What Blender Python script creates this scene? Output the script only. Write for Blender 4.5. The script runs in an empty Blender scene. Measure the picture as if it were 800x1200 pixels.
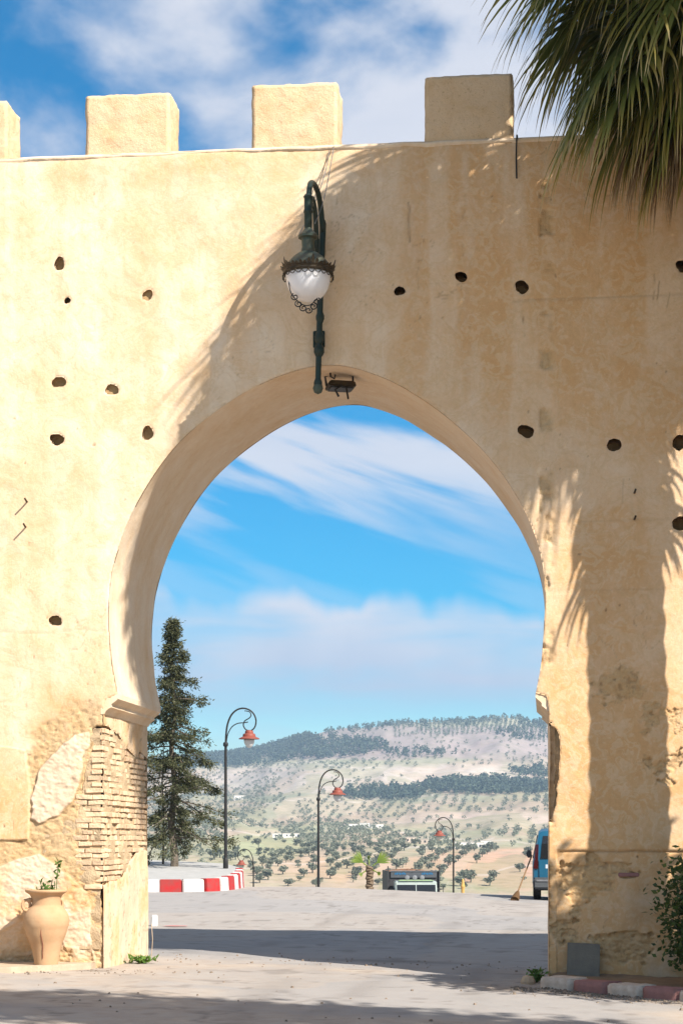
import bpy, bmesh, math, random
import numpy as np
from mathutils import Vector, Matrix

random.seed(7)
rng = np.random.default_rng(11)
sc = bpy.context.scene
COL = sc.collection

# ------------------------------------------------------------------ camera, sky, sun, exposure
F, CX, HY = 2200.0, 400.0, 985.0            # focal length, centre column and horizon row of the 800x1200 photograph
TH = math.atan((640 - CX) / F)              # the camera looks this far to the left of the wall's normal
D, EYE = 22.0, 1.6                          # distance to the wall face (plane y = 0), eye height
FWD = Vector((-math.sin(TH), math.cos(TH), 0)); RGT = Vector((math.cos(TH), math.sin(TH), 0)); UP = Vector((0, 0, 1))
CAM = Vector((0, -D, EYE))
cam = bpy.data.cameras.new('camera'); camo = bpy.data.objects.new('camera', cam); COL.objects.link(camo)
cam.sensor_fit = 'VERTICAL'; cam.sensor_height = 36.0; cam.sensor_width = 24.0
cam.lens = F / 1200 * 36; cam.shift_y = (HY - 600) / 1200
cam.clip_start = 0.1; cam.clip_end = 20000
camo.location = CAM; camo.rotation_euler = (math.pi / 2, 0, TH)
sc.camera = camo

SUN_AZ, SUN_EL = math.radians(130), math.radians(40)     # azimuth from +Y towards +X
SUN = Vector((math.cos(SUN_EL) * math.sin(SUN_AZ), math.cos(SUN_EL) * math.cos(SUN_AZ), math.sin(SUN_EL)))
sl = bpy.data.lights.new('sun', 'SUN'); sl.energy = 5.0; sl.angle = math.radians(0.53); sl.color = (1.0, 0.945, 0.86)
so = bpy.data.objects.new('sun', sl); COL.objects.link(so); so.location = (20, -30, 40)
so.rotation_euler = (-SUN).to_track_quat('-Z', 'Y').to_euler()

world = bpy.data.worlds.new('World'); sc.world = world; world.use_nodes = True
def build_world():
    nt = world.node_tree; nt.nodes.clear(); N = nt.nodes.new; L = nt.links.new
    out = N('ShaderNodeOutputWorld'); bg = N('ShaderNodeBackground'); bg.inputs['Strength'].default_value = 0.09
    sky = N('ShaderNodeTexSky'); sky.sky_type = 'NISHITA'; sky.sun_disc = False
    sky.sun_elevation = SUN_EL; sky.sun_rotation = SUN_AZ; sky.altitude = 400; sky.air_density = 1.0; sky.dust_density = 0.3; sky.ozone_density = 3.0
    hs = N('ShaderNodeHueSaturation'); hs.inputs['Hue'].default_value = 0.492; hs.inputs['Saturation'].default_value = 2.2; hs.inputs['Value'].default_value = 0.80
    L(sky.outputs[0], hs.inputs['Color'])
    tc = N('ShaderNodeTexCoord'); rot = N('ShaderNodeMapping'); rot.vector_type = 'POINT'; rot.inputs['Rotation'].default_value = (0, 0, -TH)
    L(tc.outputs['Generated'], rot.inputs['Vector'])
    sep = N('ShaderNodeSeparateXYZ'); L(rot.outputs[0], sep.inputs[0])
    def m(op, a, b=None, c=None):
        n = N('ShaderNodeMath'); n.operation = op
        for i, v in enumerate((a, b, c)):
            if v is None: continue
            if isinstance(v, (int, float)): n.inputs[i].default_value = v
            else: L(v, n.inputs[i])
        return n.outputs[0]
    def ss(x, a, b):
        n = N('ShaderNodeMapRange'); n.interpolation_type = 'SMOOTHSTEP'
        L(x, n.inputs[0]); n.inputs[1].default_value = a; n.inputs[2].default_value = b
        return n.outputs[0]
    def noise(vec, scale, loc, scl, rotz=0.0, detail=6, rough=0.55, dist=0.0):
        mp = N('ShaderNodeMapping'); mp.inputs['Location'].default_value = loc; mp.inputs['Scale'].default_value = scl; mp.inputs['Rotation'].default_value = (0, 0, rotz)
        L(vec, mp.inputs['Vector'])
        n = N('ShaderNodeTexNoise'); n.inputs['Scale'].default_value = scale; n.inputs['Detail'].default_value = detail; n.inputs['Roughness'].default_value = rough; n.inputs['Distortion'].default_value = dist
        L(mp.outputs[0], n.inputs['Vector']); return n.outputs['Fac']
    uvc = N('ShaderNodeCombineXYZ'); L(sep.outputs[0], uvc.inputs[0]); L(sep.outputs[2], uvc.inputs[1]); uv = uvc.outputs[0]
    v = sep.outputs[2]
    inv = lambda q: m('SUBTRACT', 1.0, q)
    # streaks of the middle sky, sinking to the right
    tilt = N('ShaderNodeMapping'); tilt.inputs['Rotation'].default_value = (0, 0, 0.33); L(uv, tilt.inputs['Vector'])
    n1 = noise(tilt.outputs[0], 1.0, (0.15, 0.38, 0.0), (5.5, 36.0, 1), 0.0, 6, 0.5, 0.30)
    c1 = m('MULTIPLY', ss(n1, 0.42, 0.60), 0.95)
    # broken soft cover higher up
    n2 = noise(uv, 1.0, (0.62, 0.35, 2.0), (7.5, 12.0, 1), 0.15, 6, 0.52, 0.3)
    c2 = ss(n2, 0.39, 0.60)
    hf = ss(v, 0.27, 0.34)
    hi = m('ADD', m('MULTIPLY', c1, inv(hf)), m('MULTIPLY', c2, hf))
    hi = m('MULTIPLY', hi, m('ADD', 0.25, m('MULTIPLY', ss(v, 0.145, 0.20), 0.75)))
    # low bank with a lumpy upper edge, 6 to 8 degrees above the horizon
    n3 = noise(uv, 1.0, (0.9, 0.4, 5.0), (17.0, 5.0, 1), 0.0, 3, 0.45)
    n3b = noise(uv, 1.0, (0.2, 0.8, 7.0), (8.0, 42.0, 1), -0.05, 4, 0.5, 0.4)
    top = m('ADD', 0.078, m('MULTIPLY', n3, 0.102))
    edge = m('SUBTRACT', top, v)
    bank = m('MULTIPLY', ss(edge, -0.003, 0.012), ss(v, 0.056, 0.085))
    bank = m('MULTIPLY', bank, m('ADD', 0.42, m('MULTIPLY', ss(n3b, 0.25, 0.65), 0.58)))
    cov = m('MINIMUM', m('MULTIPLY', m('MAXIMUM', hi, bank), 0.97), 0.95)
    ccol = N('ShaderNodeMix'); ccol.data_type = 'RGBA'
    ccol.inputs[6].default_value = (3.1, 3.5, 4.4, 1); ccol.inputs[7].default_value = (4.3, 4.45, 4.95, 1)
    L(m('MAXIMUM', m('MULTIPLY', ss(edge, 0.055, 0.0), m('ADD', 0.5, m('MULTIPLY', n3b, 0.9))), m('MULTIPLY', ss(v, 0.14, 0.2), 0.7)), ccol.inputs[0])
    mix = N('ShaderNodeMix'); mix.data_type = 'RGBA'
    L(cov, mix.inputs[0]); L(hs.outputs[0], mix.inputs[6]); L(ccol.outputs[2], mix.inputs[7])
    L(mix.outputs[2], bg.inputs['Color']); L(bg.outputs[0], out.inputs['Surface'])
build_world()

vs = sc.view_settings
vs.view_transform = 'Standard'; vs.look = 'None'; vs.exposure = 0.97; vs.gamma = 1.0; vs.use_curve_mapping = False
sc.cycles.max_bounces = 6; sc.cycles.diffuse_bounces = 3; sc.cycles.glossy_bounces = 2; sc.cycles.transmission_bounces = 3
sc.cycles.transparent_max_bounces = 8; sc.cycles.volume_bounces = 0
sc.cycles.use_denoising = True
sc.cycles.sample_clamp_indirect = 6.0

# ------------------------------------------------------------------ places
def ray(px, py):
    return FWD + RGT * ((px - CX) / F) + UP * ((HY - py) / F)
def PW(px, py, e=0.0):                      # the point e metres in front of the wall face seen at that pixel
    r = ray(px, py); t = (D - e) / r.y; return CAM + r * t
def AT(px, py, d):                          # the point at depth d
    return CAM + ray(px, py) * d
def dl(x, y):                               # depth and lateral offset of a ground point
    return -x * math.sin(TH) + (y + D) * math.cos(TH), x * math.cos(TH) + (y + D) * math.sin(TH)
PROF = np.array([(-4000, 0), (0, 0), (22, 0), (30, .03), (38, .14), (46, .29), (50, .33), (54, .27), (60, -.05), (64, -.5), (75, -1.35), (87, -2.3), (90, -2.53), (101, -3.7),
    (140, -8), (220, -22), (320, -42), (430, -50), (560, -32), (700, -15.5), (800, -9.5), (950, -4), (1150, 2), (1500, 19), (1900, 42), (2200, 68),
    (2600, 115), (3000, 182), (3250, 206), (3600, 190), (4700, 120)], float)
def prof(d):
    d = np.asarray(d, float); x, y = PROF[:, 0], PROF[:, 1]
    i = np.clip(np.searchsorted(x, d) - 1, 0, len(x) - 2)
    dx = np.diff(x); s = np.diff(y) / dx
    mm = np.empty_like(y); mm[0] = s[0]; mm[-1] = s[-1]
    w = s[:-1] * s[1:]
    mm[1:-1] = np.where(w > 0, 2 * w / (s[:-1] + s[1:] + 1e-12), 0)
    h = dx[i]; t = np.clip((d - x[i]) / h, 0, 1)
    return ((1 + 2 * t) * (1 - t) ** 2 * y[i] + t * (1 - t) ** 2 * h * mm[i] + t * t * (3 - 2 * t) * y[i + 1] + t * t * (t - 1) * h * mm[i + 1])
def G(x, y):                                # height of the road
    x = np.asarray(x, float); y = np.asarray(y, float)
    d = -x * math.sin(TH) + (y + D) * math.cos(TH)
    f = np.clip((34 - d) / 8, 0, 1)
    l = x * math.cos(TH) + (y + D) * math.sin(TH)
    w = sst(d, 30, 46) * (1 - sst(d, 60, 76))
    return prof(d) - 0.024 * np.clip(x + 2.6, -6, 6) * f - 0.042 * np.clip(l + .8, 0, 9) * w
def g1(x, y): return float(G(x, y))
def GP(px, d):                              # ground point at depth d in that column
    p = CAM + (FWD + RGT * ((px - CX) / F)) * d; p.z = g1(p.x, p.y); return p

# ------------------------------------------------------------------ noise
def _h(a, b, seed):
    n = (a * 374761393 + b * 668265263 + seed * 974634721) & 0xffffffff
    n = ((n ^ (n >> 13)) * 1274126177) & 0xffffffff
    return ((n ^ (n >> 16)) & 0xffff) / 65535.0
def vn(x, y, seed=0):
    x = np.asarray(x, float); y = np.asarray(y, float)
    xi = np.floor(x).astype(np.int64); yi = np.floor(y).astype(np.int64)
    xf = x - xi; yf = y - yi; xf = xf * xf * (3 - 2 * xf); yf = yf * yf * (3 - 2 * yf)
    return ((_h(xi, yi, seed) * (1 - xf) + _h(xi + 1, yi, seed) * xf) * (1 - yf) + (_h(xi, yi + 1, seed) * (1 - xf) + _h(xi + 1, yi + 1, seed) * xf) * yf)
def fbm(x, y, o=4, seed=0):
    s = 0; a = 0.5; t = 0
    for k in range(o):
        s = s + a * vn(x * 2 ** k, y * 2 ** k, seed + 17 * k); t += a; a *= 0.5
    return s / t
def sst(x, a, b):
    t = np.clip((x - a) / (b - a), 0, 1); return t * t * (3 - 2 * t)

# ------------------------------------------------------------------ materials
def mat_new(name):
    m = bpy.data.materials.new(name); m.use_nodes = True
    nt = m.node_tree; b = nt.nodes['Principled BSDF']; b.inputs['Specular IOR Level'].default_value = 0.25
    return m, nt, b
def ramp(nt, fac, stops):
    r = nt.nodes.new('ShaderNodeValToRGB'); e = r.color_ramp.elements
    while len(e) < len(stops): e.new(0.5)
    for i, (p, c) in enumerate(stops):
        e[i].position = p; e[i].color = (*c, 1)
    nt.links.new(fac, r.inputs[0]); return r.outputs[0]
def tnoise(nt, scale, detail=5, rough=0.55, vec=None, dist=0.0, stretch=None):
    n = nt.nodes.new('ShaderNodeTexNoise'); n.inputs['Scale'].default_value = scale; n.inputs['Detail'].default_value = detail
    n.inputs['Roughness'].default_value = rough; n.inputs['Distortion'].default_value = dist
    if vec is None:
        g = nt.nodes.new('ShaderNodeNewGeometry'); vec = g.outputs['Position']
    if stretch:
        mp = nt.nodes.new('ShaderNodeMapping'); mp.inputs['Scale'].default_value = stretch; nt.links.new(vec, mp.inputs[0]); vec = mp.outputs[0]
    nt.links.new(vec, n.inputs['Vector']); return n.outputs['Fac']
def mixc(nt, fac, a, b, mode='MIX'):
    n = nt.nodes.new('ShaderNodeMix'); n.data_type = 'RGBA'; n.blend_type = mode
    for i, v in ((0, fac), (6, a), (7, b)):
        if isinstance(v, (int, float)): n.inputs[i].default_value = v
        elif isinstance(v, tuple): n.inputs[i].default_value = (*v, 1)
        else: nt.links.new(v, n.inputs[i])
    return n.outputs[2]
def mth(nt, op, a, b=0.0):
    n = nt.nodes.new('ShaderNodeMath'); n.operation = op
    for i, v in enumerate((a, b)):
        if isinstance(v, (int, float)): n.inputs[i].default_value = v
        else: nt.links.new(v, n.inputs[i])
    return n.outputs[0]
def bump(nt, bsdf, hgt, strength, dist=0.01):
    n = nt.nodes.new('ShaderNodeBump'); n.inputs['Strength'].default_value = strength; n.inputs['Distance'].default_value = dist
    nt.links.new(hgt, n.inputs['Height']); nt.links.new(n.outputs[0], bsdf.inputs['Normal'])
def simple(name, c1, c2=None, scale=6.0, rough=0.7, metal=0.0, bs=0.3, bscale=60.0, bdist=0.004, rand=0.0, spec=0.25, coord='obj'):
    m, nt, b = mat_new(name); c2 = c2 or tuple(x * 0.75 for x in c1)
    t = nt.nodes.new('ShaderNodeTexCoord'); v = t.outputs['Object'] if coord == 'obj' else None
    f = tnoise(nt, scale, 5, 0.6, v); col = ramp(nt, f, [(0.3, c1), (0.7, c2)])
    if rand:
        oi = nt.nodes.new('ShaderNodeObjectInfo'); hv = nt.nodes.new('ShaderNodeHueSaturation')
        nt.links.new(mth(nt, 'ADD', mth(nt, 'MULTIPLY', oi.outputs['Random'], rand), 1 - rand / 2), hv.inputs['Value'])
        nt.links.new(col, hv.inputs['Color']); col = hv.outputs[0]
    nt.links.new(col, b.inputs['Base Color'])
    b.inputs['Roughness'].default_value = rough; b.inputs['Metallic'].default_value = metal; b.inputs['Specular IOR Level'].default_value = spec
    if bs: bump(nt, b, tnoise(nt, bscale, 4, 0.6, v), bs, bdist)
    return m
def foliage(name, cols, trans=0.35, rough=0.55, attr=None, spec=0.3):
    m = bpy.data.materials.new(name); m.use_nodes = True; nt = m.node_tree; b = nt.nodes['Principled BSDF']
    g = nt.nodes.new('ShaderNodeNewGeometry')
    if attr:
        a = nt.nodes.new('ShaderNodeAttribute'); a.attribute_name = attr; sp = nt.nodes.new('ShaderNodeSeparateColor'); nt.links.new(a.outputs['Color'], sp.inputs[0])
        c = ramp(nt, mth(nt, 'ADD', sp.outputs[0], mth(nt, 'MULTIPLY', g.outputs['Random Per Island'], 0.22)), cols)
    else:
        c = ramp(nt, g.outputs['Random Per Island'], cols)
    hv = nt.nodes.new('ShaderNodeHueSaturation'); oi = nt.nodes.new('ShaderNodeObjectInfo')
    nt.links.new(mth(nt, 'ADD', mth(nt, 'MULTIPLY', oi.outputs['Random'], 0.4), 0.8), hv.inputs['Value']); nt.links.new(c, hv.inputs['Color'])
    nt.links.new(hv.outputs[0], b.inputs['Base Color']); b.inputs['Roughness'].default_value = rough; b.inputs['Specular IOR Level'].default_value = spec
    tr = nt.nodes.new('ShaderNodeBsdfTranslucent'); nt.links.new(hv.outputs[0], tr.inputs['Color'])
    mx = nt.nodes.new('ShaderNodeMixShader'); mx.inputs[0].default_value = trans
    nt.links.new(b.outputs[0], mx.inputs[1]); nt.links.new(tr.outputs[0], mx.inputs[2]); nt.links.new(mx.outputs[0], nt.nodes['Material Output'].inputs[0])
    return m

M = {}
def plaster(name, use_attr=True):
    # mask: R ochre stain, G rough rubble, B pale new plaster / lime, A dark dirt, cracks and painted shade of hollows
    m, nt, b = mat_new(name); L = nt.links.new
    g = nt.nodes.new('ShaderNodeNewGeometry'); P = g.outputs['Position']
    n_big = tnoise(nt, 0.55, 6, 0.62, P, 0.4); n_mid = tnoise(nt, 2.6, 7, 0.65, P, 0.6); n_fin = tnoise(nt, 24, 6, 0.7, P)
    n_str = tnoise(nt, 1.0, 5, 0.6, P, 0.15, (3.4, 3.4, 0.22)); n_str2 = tnoise(nt, 1.0, 6, 0.65, P, 0.3, (9, 9, 0.5))
    base = ramp(nt, n_big, [(0.30, (0.755, 0.60, 0.43)), (0.5, (0.785, 0.64, 0.485)), (0.68, (0.745, 0.56, 0.375))])
    blot = ramp(nt, n_mid, [(0.40, (1.0, 1.0, 1.0)), (0.56, (0.97, 0.93, 0.87)), (0.72, (0.90, 0.81, 0.70))])
    col = mixc(nt, 0.75, base, blot, 'MULTIPLY')
    st = ramp(nt, n_str, [(0.42, (1, 1, 1)), (0.62, (0.93, 0.85, 0.75))])
    col = mixc(nt, 0.6, col, st, 'MULTIPLY')
    lime = ramp(nt, n_str2, [(0.60, (0, 0, 0)), (0.74, (1, 1, 1))])
    col = mixc(nt, mth(nt, 'MULTIPLY', lime, 0.30), col, (0.78, 0.70, 0.60))
    if use_attr:
        a = nt.nodes.new('ShaderNodeAttribute'); a.attribute_name = 'mask'
        sp = nt.nodes.new('ShaderNodeSeparateColor'); L(a.outputs['Color'], sp.inputs[0])
        wob = mth(nt, 'ADD', mth(nt, 'MULTIPLY', n_mid, 1.2), 0.4)
        col = mixc(nt, mth(nt, 'MINIMUM', mth(nt, 'MULTIPLY', sp.outputs[0], wob), 0.95), col, (0.63, 0.37, 0.17))
        flk = ramp(nt, tnoise(nt, 6.5, 8, 0.62, P, 1.6), [(0.50, (0, 0, 0)), (0.535, (1, 1, 1))])
        col = mixc(nt, mth(nt, 'MULTIPLY', mth(nt, 'MULTIPLY', flk, sp.outputs[0]), 0.34), col, (0.74, 0.60, 0.42))
        flk2 = ramp(nt, tnoise(nt, 2.6, 9, 0.66, P, 1.1), [(0.455, (0, 0, 0)), (0.475, (1, 1, 1)), (0.50, (1, 1, 1)), (0.515, (0, 0, 0))])
        col = mixc(nt, mth(nt, 'MULTIPLY', flk2, 0.22), col, (0.55, 0.36, 0.17))
        rub = ramp(nt, tnoise(nt, 9, 6, 0.7, P, 0.3), [(0.35, (0.47, 0.30, 0.14)), (0.55, (0.60, 0.42, 0.22)), (0.7, (0.41, 0.25, 0.12))])
        col = mixc(nt, mth(nt, 'MULTIPLY', sp.outputs[1], 0.85), col, rub)
        pal = ramp(nt, n_mid, [(0.35, (0.68, 0.54, 0.40)), (0.6, (0.62, 0.47, 0.345)), (0.75, (0.54, 0.39, 0.28))])
        col = mixc(nt, sp.outputs[2], col, pal)
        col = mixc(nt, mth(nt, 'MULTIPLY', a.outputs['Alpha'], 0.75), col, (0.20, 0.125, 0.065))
    fine = ramp(nt, n_fin, [(0.3, (1.03, 1.03, 1.03)), (0.7, (0.90, 0.88, 0.85))])
    col = mixc(nt, 0.8, col, fine, 'MULTIPLY')
    L(col, b.inputs['Base Color']); b.inputs['Roughness'].default_value = 0.93; b.inputs['Specular IOR Level'].default_value = 0.1
    hsum = mth(nt, 'ADD', mth(nt, 'MULTIPLY', tnoise(nt, 45, 5, 0.7, P), 0.5), mth(nt, 'MULTIPLY', tnoise(nt, 7, 5, 0.6, P, 0.5), 1.0))
    if use_attr:
        cr_ = mth(nt, 'MULTIPLY', mth(nt, 'ADD', tnoise(nt, 16, 8, 0.75, P, 0.8), tnoise(nt, 60, 4, 0.8, P)), mth(nt, 'MULTIPLY', sp.outputs[1], 2.2))
        hsum = mth(nt, 'ADD', hsum, cr_)
    bump(nt, b, hsum, 0.45, 0.018)
    return m
M['plaster'] = plaster('old_ochre_plaster')
M['soffit'] = plaster('smooth_arch_plaster', False)
M['mortar'] = simple('crumbly_mortar', (0.54, 0.40, 0.25), (0.42, 0.30, 0.18), 9, 0.95, 0, 0.8, 40, 0.02, coord='w', spec=0.05)
M['brick'] = simple('weathered_brick', (0.70, 0.53, 0.345), (0.56, 0.37, 0.235), 3.0, 0.92, 0, 0.7, 30, 0.02, rand=0.4, spec=0.08, coord='w')
def merlon_mat():
    m, nt, b = mat_new('rough_merlon_render')
    g = nt.nodes.new('ShaderNodeNewGeometry'); P = g.outputs['Position']
    c = ramp(nt, tnoise(nt, 2.2, 6, 0.65, P, 0.4), [(0.3, (0.71, 0.53, 0.35)), (0.55, (0.67, 0.47, 0.28)), (0.75, (0.57, 0.36, 0.18))])
    pit = ramp(nt, tnoise(nt, 34, 4, 0.75, P), [(0.30, (0.50, 0.42, 0.34)), (0.42, (1, 1, 1))])
    c = mixc(nt, 0.7, c, pit, 'MULTIPLY')
    nt.links.new(c, b.inputs['Base Color']); b.inputs['Roughness'].default_value = 0.95; b.inputs['Specular IOR Level'].default_value = 0.08
    bump(nt, b, mth(nt, 'ADD', tnoise(nt, 22, 6, 0.75, P), mth(nt, 'MULTIPLY', tnoise(nt, 60, 3, 0.7, P), 0.5)), 0.55, 0.025)
    return m
M['merlon'] = merlon_mat()
def road_mat():
    m, nt, b = mat_new('dusty_worn_asphalt'); L = nt.links.new
    g = nt.nodes.new('ShaderNodeNewGeometry'); P = g.outputs['Position']
    a = nt.nodes.new('ShaderNodeAttribute'); a.attribute_name = 'mask'; sp = nt.nodes.new('ShaderNodeSeparateColor'); L(a.outputs['Color'], sp.inputs[0])
    n1 = tnoise(nt, 0.5, 6, 0.6, P, 0.5); n2 = tnoise(nt, 4, 6, 0.65, P); n3 = tnoise(nt, 70, 4, 0.75, P)
    c = ramp(nt, n1, [(0.35, (0.262, 0.258, 0.256)), (0.5, (0.292, 0.283, 0.278)), (0.65, (0.235, 0.232, 0.233))])
    dust = ramp(nt, n2, [(0.35, (0.43, 0.365, 0.30)), (0.65, (0.36, 0.295, 0.24))])
    c = mixc(nt, mth(nt, 'MINIMUM', mth(nt, 'MULTIPLY', sp.outputs[0], mth(nt, 'ADD', n2, 0.5)), 0.95), c, dust)
    c = mixc(nt, mth(nt, 'MULTIPLY', sp.outputs[1], 0.6), c, (0.13, 0.11, 0.095))
    sp2 = ramp(nt, n3, [(0.30, (0.62, 0.60, 0.58)), (0.42, (1, 1, 1)), (0.66, (1, 1, 1)), (0.74, (1.25, 1.22, 1.18))])
    c = mixc(nt, 0.75, c, sp2, 'MULTIPLY')
    L(c, b.inputs['Base Color']); b.inputs['Roughness'].default_value = 0.9; b.inputs['Specular IOR Level'].default_value = 0.12
    bump(nt, b, mth(nt, 'ADD', n3, mth(nt, 'MULTIPLY', n2, 0.8)), 0.35, 0.012)
    return m
M['road'] = road_mat()
def hill_mat():
    m, nt, b = mat_new('farmland'); L = nt.links.new
    g = nt.nodes.new('ShaderNodeNewGeometry'); P = g.outputs['Position']
    a = nt.nodes.new('ShaderNodeAttribute'); a.attribute_name = 'tint'
    n1 = tnoise(nt, 0.012, 7, 0.65, P, 0.6); n2 = tnoise(nt, 0.09, 6, 0.7, P)
    v = ramp(nt, n1, [(0.3, (0.86, 0.90, 0.80)), (0.5, (1, 1, 1)), (0.7, (1.08, 1.02, 0.98))])
    c = mixc(nt, 0.9, a.outputs['Color'], v, 'MULTIPLY')
    v2 = ramp(nt, n2, [(0.34, (0.66, 0.72, 0.58)), (0.5, (1, 1, 1)), (0.7, (1.08, 1.06, 1.04))])
    c = mixc(nt, 0.75, c, v2, 'MULTIPLY')
    L(c, b.inputs['Base Color']); b.inputs['Roughness'].default_value = 1.0; b.inputs['Specular IOR Level'].default_value = 0.0
    return m
M['hill'] = hill_mat()
M['green_iron'] = simple('weathered_green_iron', (0.014, 0.036, 0.030), (0.028, 0.036, 0.026), 14, 0.5, 0.3, 0.3, 80, 0.003, spec=0.4)
M['patina'] = simple('patina_copper', (0.065, 0.10, 0.08), (0.12, 0.10, 0.065), 10, 0.55, 0.4, 0.3, 60, 0.004)
M['dark_brass'] = simple('tarnished_brass', (0.075, 0.055, 0.033), (0.04, 0.032, 0.022), 14, 0.55, 0.5, 0.4, 60, 0.004)
M['black_iron'] = simple('black_iron', (0.022, 0.024, 0.026), (0.035, 0.032, 0.03), 10, 0.5, 0.3, 0.1, 60)
M['opal'] = simple('opal_glass', (0.80, 0.79, 0.80), (0.74, 0.73, 0.75), 3, 0.22, 0, 0, spec=0.5)
M['terracotta'] = simple('pale_terracotta', (0.45, 0.265, 0.14), (0.51, 0.335, 0.195), 5, 0.85, 0, 0.35, 40, 0.006, spec=0.15)
M['rust_shade'] = simple('faded_red_enamel', (0.25, 0.062, 0.042), (0.21, 0.065, 0.045), 12, 0.55, 0, 0.1, 60)
M['clear_glass'] = simple('frosted_lamp_glass', (0.62, 0.62, 0.60), (0.5, 0.5, 0.5), 5, 0.25, 0, 0, spec=0.5)
M['kwhite'] = simple('white_kerb_paint', (0.66, 0.65, 0.63), (0.42, 0.39, 0.35), 6, 0.8, 0, 0.5, 40, 0.006)
M['kred'] = simple('red_kerb_paint', (0.42, 0.018, 0.02), (0.27, 0.05, 0.045), 6, 0.7, 0, 0.5, 40, 0.006)
M['kold_white'] = simple('worn_white_kerb_paint', (0.62, 0.53, 0.44), (0.46, 0.36, 0.28), 12, 0.9, 0, 0.7, 30, 0.01)
M['kold_red'] = simple('worn_red_kerb_paint', (0.36, 0.17, 0.15), (0.27, 0.14, 0.12), 9, 0.9, 0, 0.7, 30, 0.01)
M['slate'] = simple('grey_stone_slab', (0.20, 0.175, 0.14), (0.15, 0.132, 0.108), 6, 0.85, 0, 0.5, 40, 0.008)
M['soil'] = simple('dry_soil', (0.30, 0.215, 0.14), (0.22, 0.155, 0.10), 4, 1.0, 0, 0.8, 30, 0.02, coord='w', spec=0.05)
M['pave'] = simple('pale_pavement', (0.40, 0.385, 0.36), (0.33, 0.32, 0.30), 3, 0.9, 0, 0.4, 40, 0.006, coord='w')
M['ledge'] = simple('pale_ledge_stone', (0.50, 0.40, 0.29), (0.38, 0.29, 0.20), 5, 0.9, 0, 0.6, 30, 0.015, coord='w')
M['pebble'] = simple('pebbles', (0.26, 0.20, 0.15), (0.15, 0.115, 0.085), 6, 0.95, 0, 0, coord='w')
M['palm_leaf'] = foliage('fan_palm_leaf', [(0.0, (0.066, 0.10, 0.024)), (0.40, (0.14, 0.165, 0.038)), (0.66, (0.30, 0.25, 0.06)), (1.0, (0.58, 0.46, 0.27))], 0.35, 0.42, 'along', 0.45)
M['palm_dead'] = foliage('dry_palm_leaf', [(0.0, (0.16, 0.10, 0.05)), (0.5, (0.24, 0.16, 0.085)), (1.0, (0.34, 0.25, 0.15))], 0.2, 0.8, 'along')
M['palm_trunk'] = simple('palm_trunk', (0.20, 0.145, 0.095), (0.11, 0.08, 0.055), 12, 0.95, 0, 1.0, 14, 0.05)
M['bark'] = simple('grey_bark', (0.17, 0.14, 0.11), (0.10, 0.08, 0.06), 10, 0.95, 0, 0.9, 25, 0.02)
M['shrub_leaf'] = foliage('shrub_leaf', [(0.0, (0.025, 0.05, 0.014)), (0.6, (0.05, 0.085, 0.022)), (1.0, (0.09, 0.13, 0.035))], 0.3, 0.45)
M['tree_leaf'] = foliage('tree_leaf', [(0.0, (0.03, 0.055, 0.016)), (1.0, (0.08, 0.11, 0.03))], 0.3)
M['conifer_leaf'] = foliage('cypress_leaf', [(0.0, (0.040, 0.048, 0.022)), (0.6, (0.085, 0.092, 0.042)), (1.0, (0.15, 0.145, 0.07))], 0.2, 0.7)
M['olive_leaf'] = foliage('olive_leaf', [(0.0, (0.12, 0.135, 0.09)), (0.6, (0.20, 0.215, 0.15)), (1.0, (0.30, 0.305, 0.22))], 0.4, 0.7)
M['pine_leaf'] = foliage('pine_leaf', [(0.0, (0.030, 0.045, 0.030)), (1.0, (0.065, 0.085, 0.050))], 0.15, 0.8)
M['young_leaf'] = foliage('young_palm_leaf', [(0.0, (0.14, 0.22, 0.035)), (0.6, (0.24, 0.31, 0.06)), (1.0, (0.38, 0.33, 0.10))], 0.35, 0.5, 'along')
M['weed'] = foliage('weed_leaf', [(0.0, (0.06, 0.13, 0.02)), (1.0, (0.16, 0.25, 0.05))], 0.35)
M['house'] = simple('whitewashed_wall', (0.74, 0.71, 0.66), (0.66, 0.62, 0.56), 0.5, 0.9, 0, 0)
M['house_tan'] = simple('tan_rendered_wall', (0.52, 0.42, 0.34), (0.46, 0.37, 0.29), 0.5, 0.9, 0, 0)
M['house_roof'] = simple('flat_roof', (0.50, 0.44, 0.38), (0.42, 0.37, 0.32), 0.5, 0.95, 0, 0)
M['dark_open'] = simple('dark_window', (0.03, 0.03, 0.035), (0.05, 0.045, 0.04), 2, 0.3, 0, 0)
M['van_blue'] = simple('blue_car_paint', (0.006, 0.085, 0.155), (0.006, 0.078, 0.14), 2, 0.30, 0.0, 0, spec=0.6)
M['grey_plastic'] = simple('grey_plastic', (0.085, 0.09, 0.095), (0.07, 0.075, 0.08), 8, 0.5, 0, 0)
M['glass_dark'] = simple('tinted_glass', (0.012, 0.014, 0.016), (0.012, 0.014, 0.016), 3, 0.06, 0, 0, spec=0.6)
M['red_lamp'] = simple('red_tail_lamp', (0.055, 0.006, 0.007), (0.045, 0.006, 0.007), 6, 0.15, 0, 0, spec=0.6)
M['rubber'] = simple('tyre_rubber', (0.018, 0.018, 0.018), (0.03, 0.028, 0.026), 8, 0.85, 0, 0)
M['steel'] = simple('dull_steel', (0.32, 0.32, 0.33), (0.24, 0.24, 0.25), 8, 0.45, 0.7, 0)
M['plate'] = simple('white_plate', (0.50, 0.54, 0.60), (0.45, 0.5, 0.56), 4, 0.5, 0, 0)
M['truck_white'] = simple('truck_cream_paint', (0.40, 0.45, 0.42), (0.33, 0.39, 0.37), 3, 0.35, 0, 0)
M['truck_grey'] = simple('truck_grey_paint', (0.085, 0.09, 0.10), (0.06, 0.066, 0.075), 3, 0.5, 0, 0)
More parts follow.
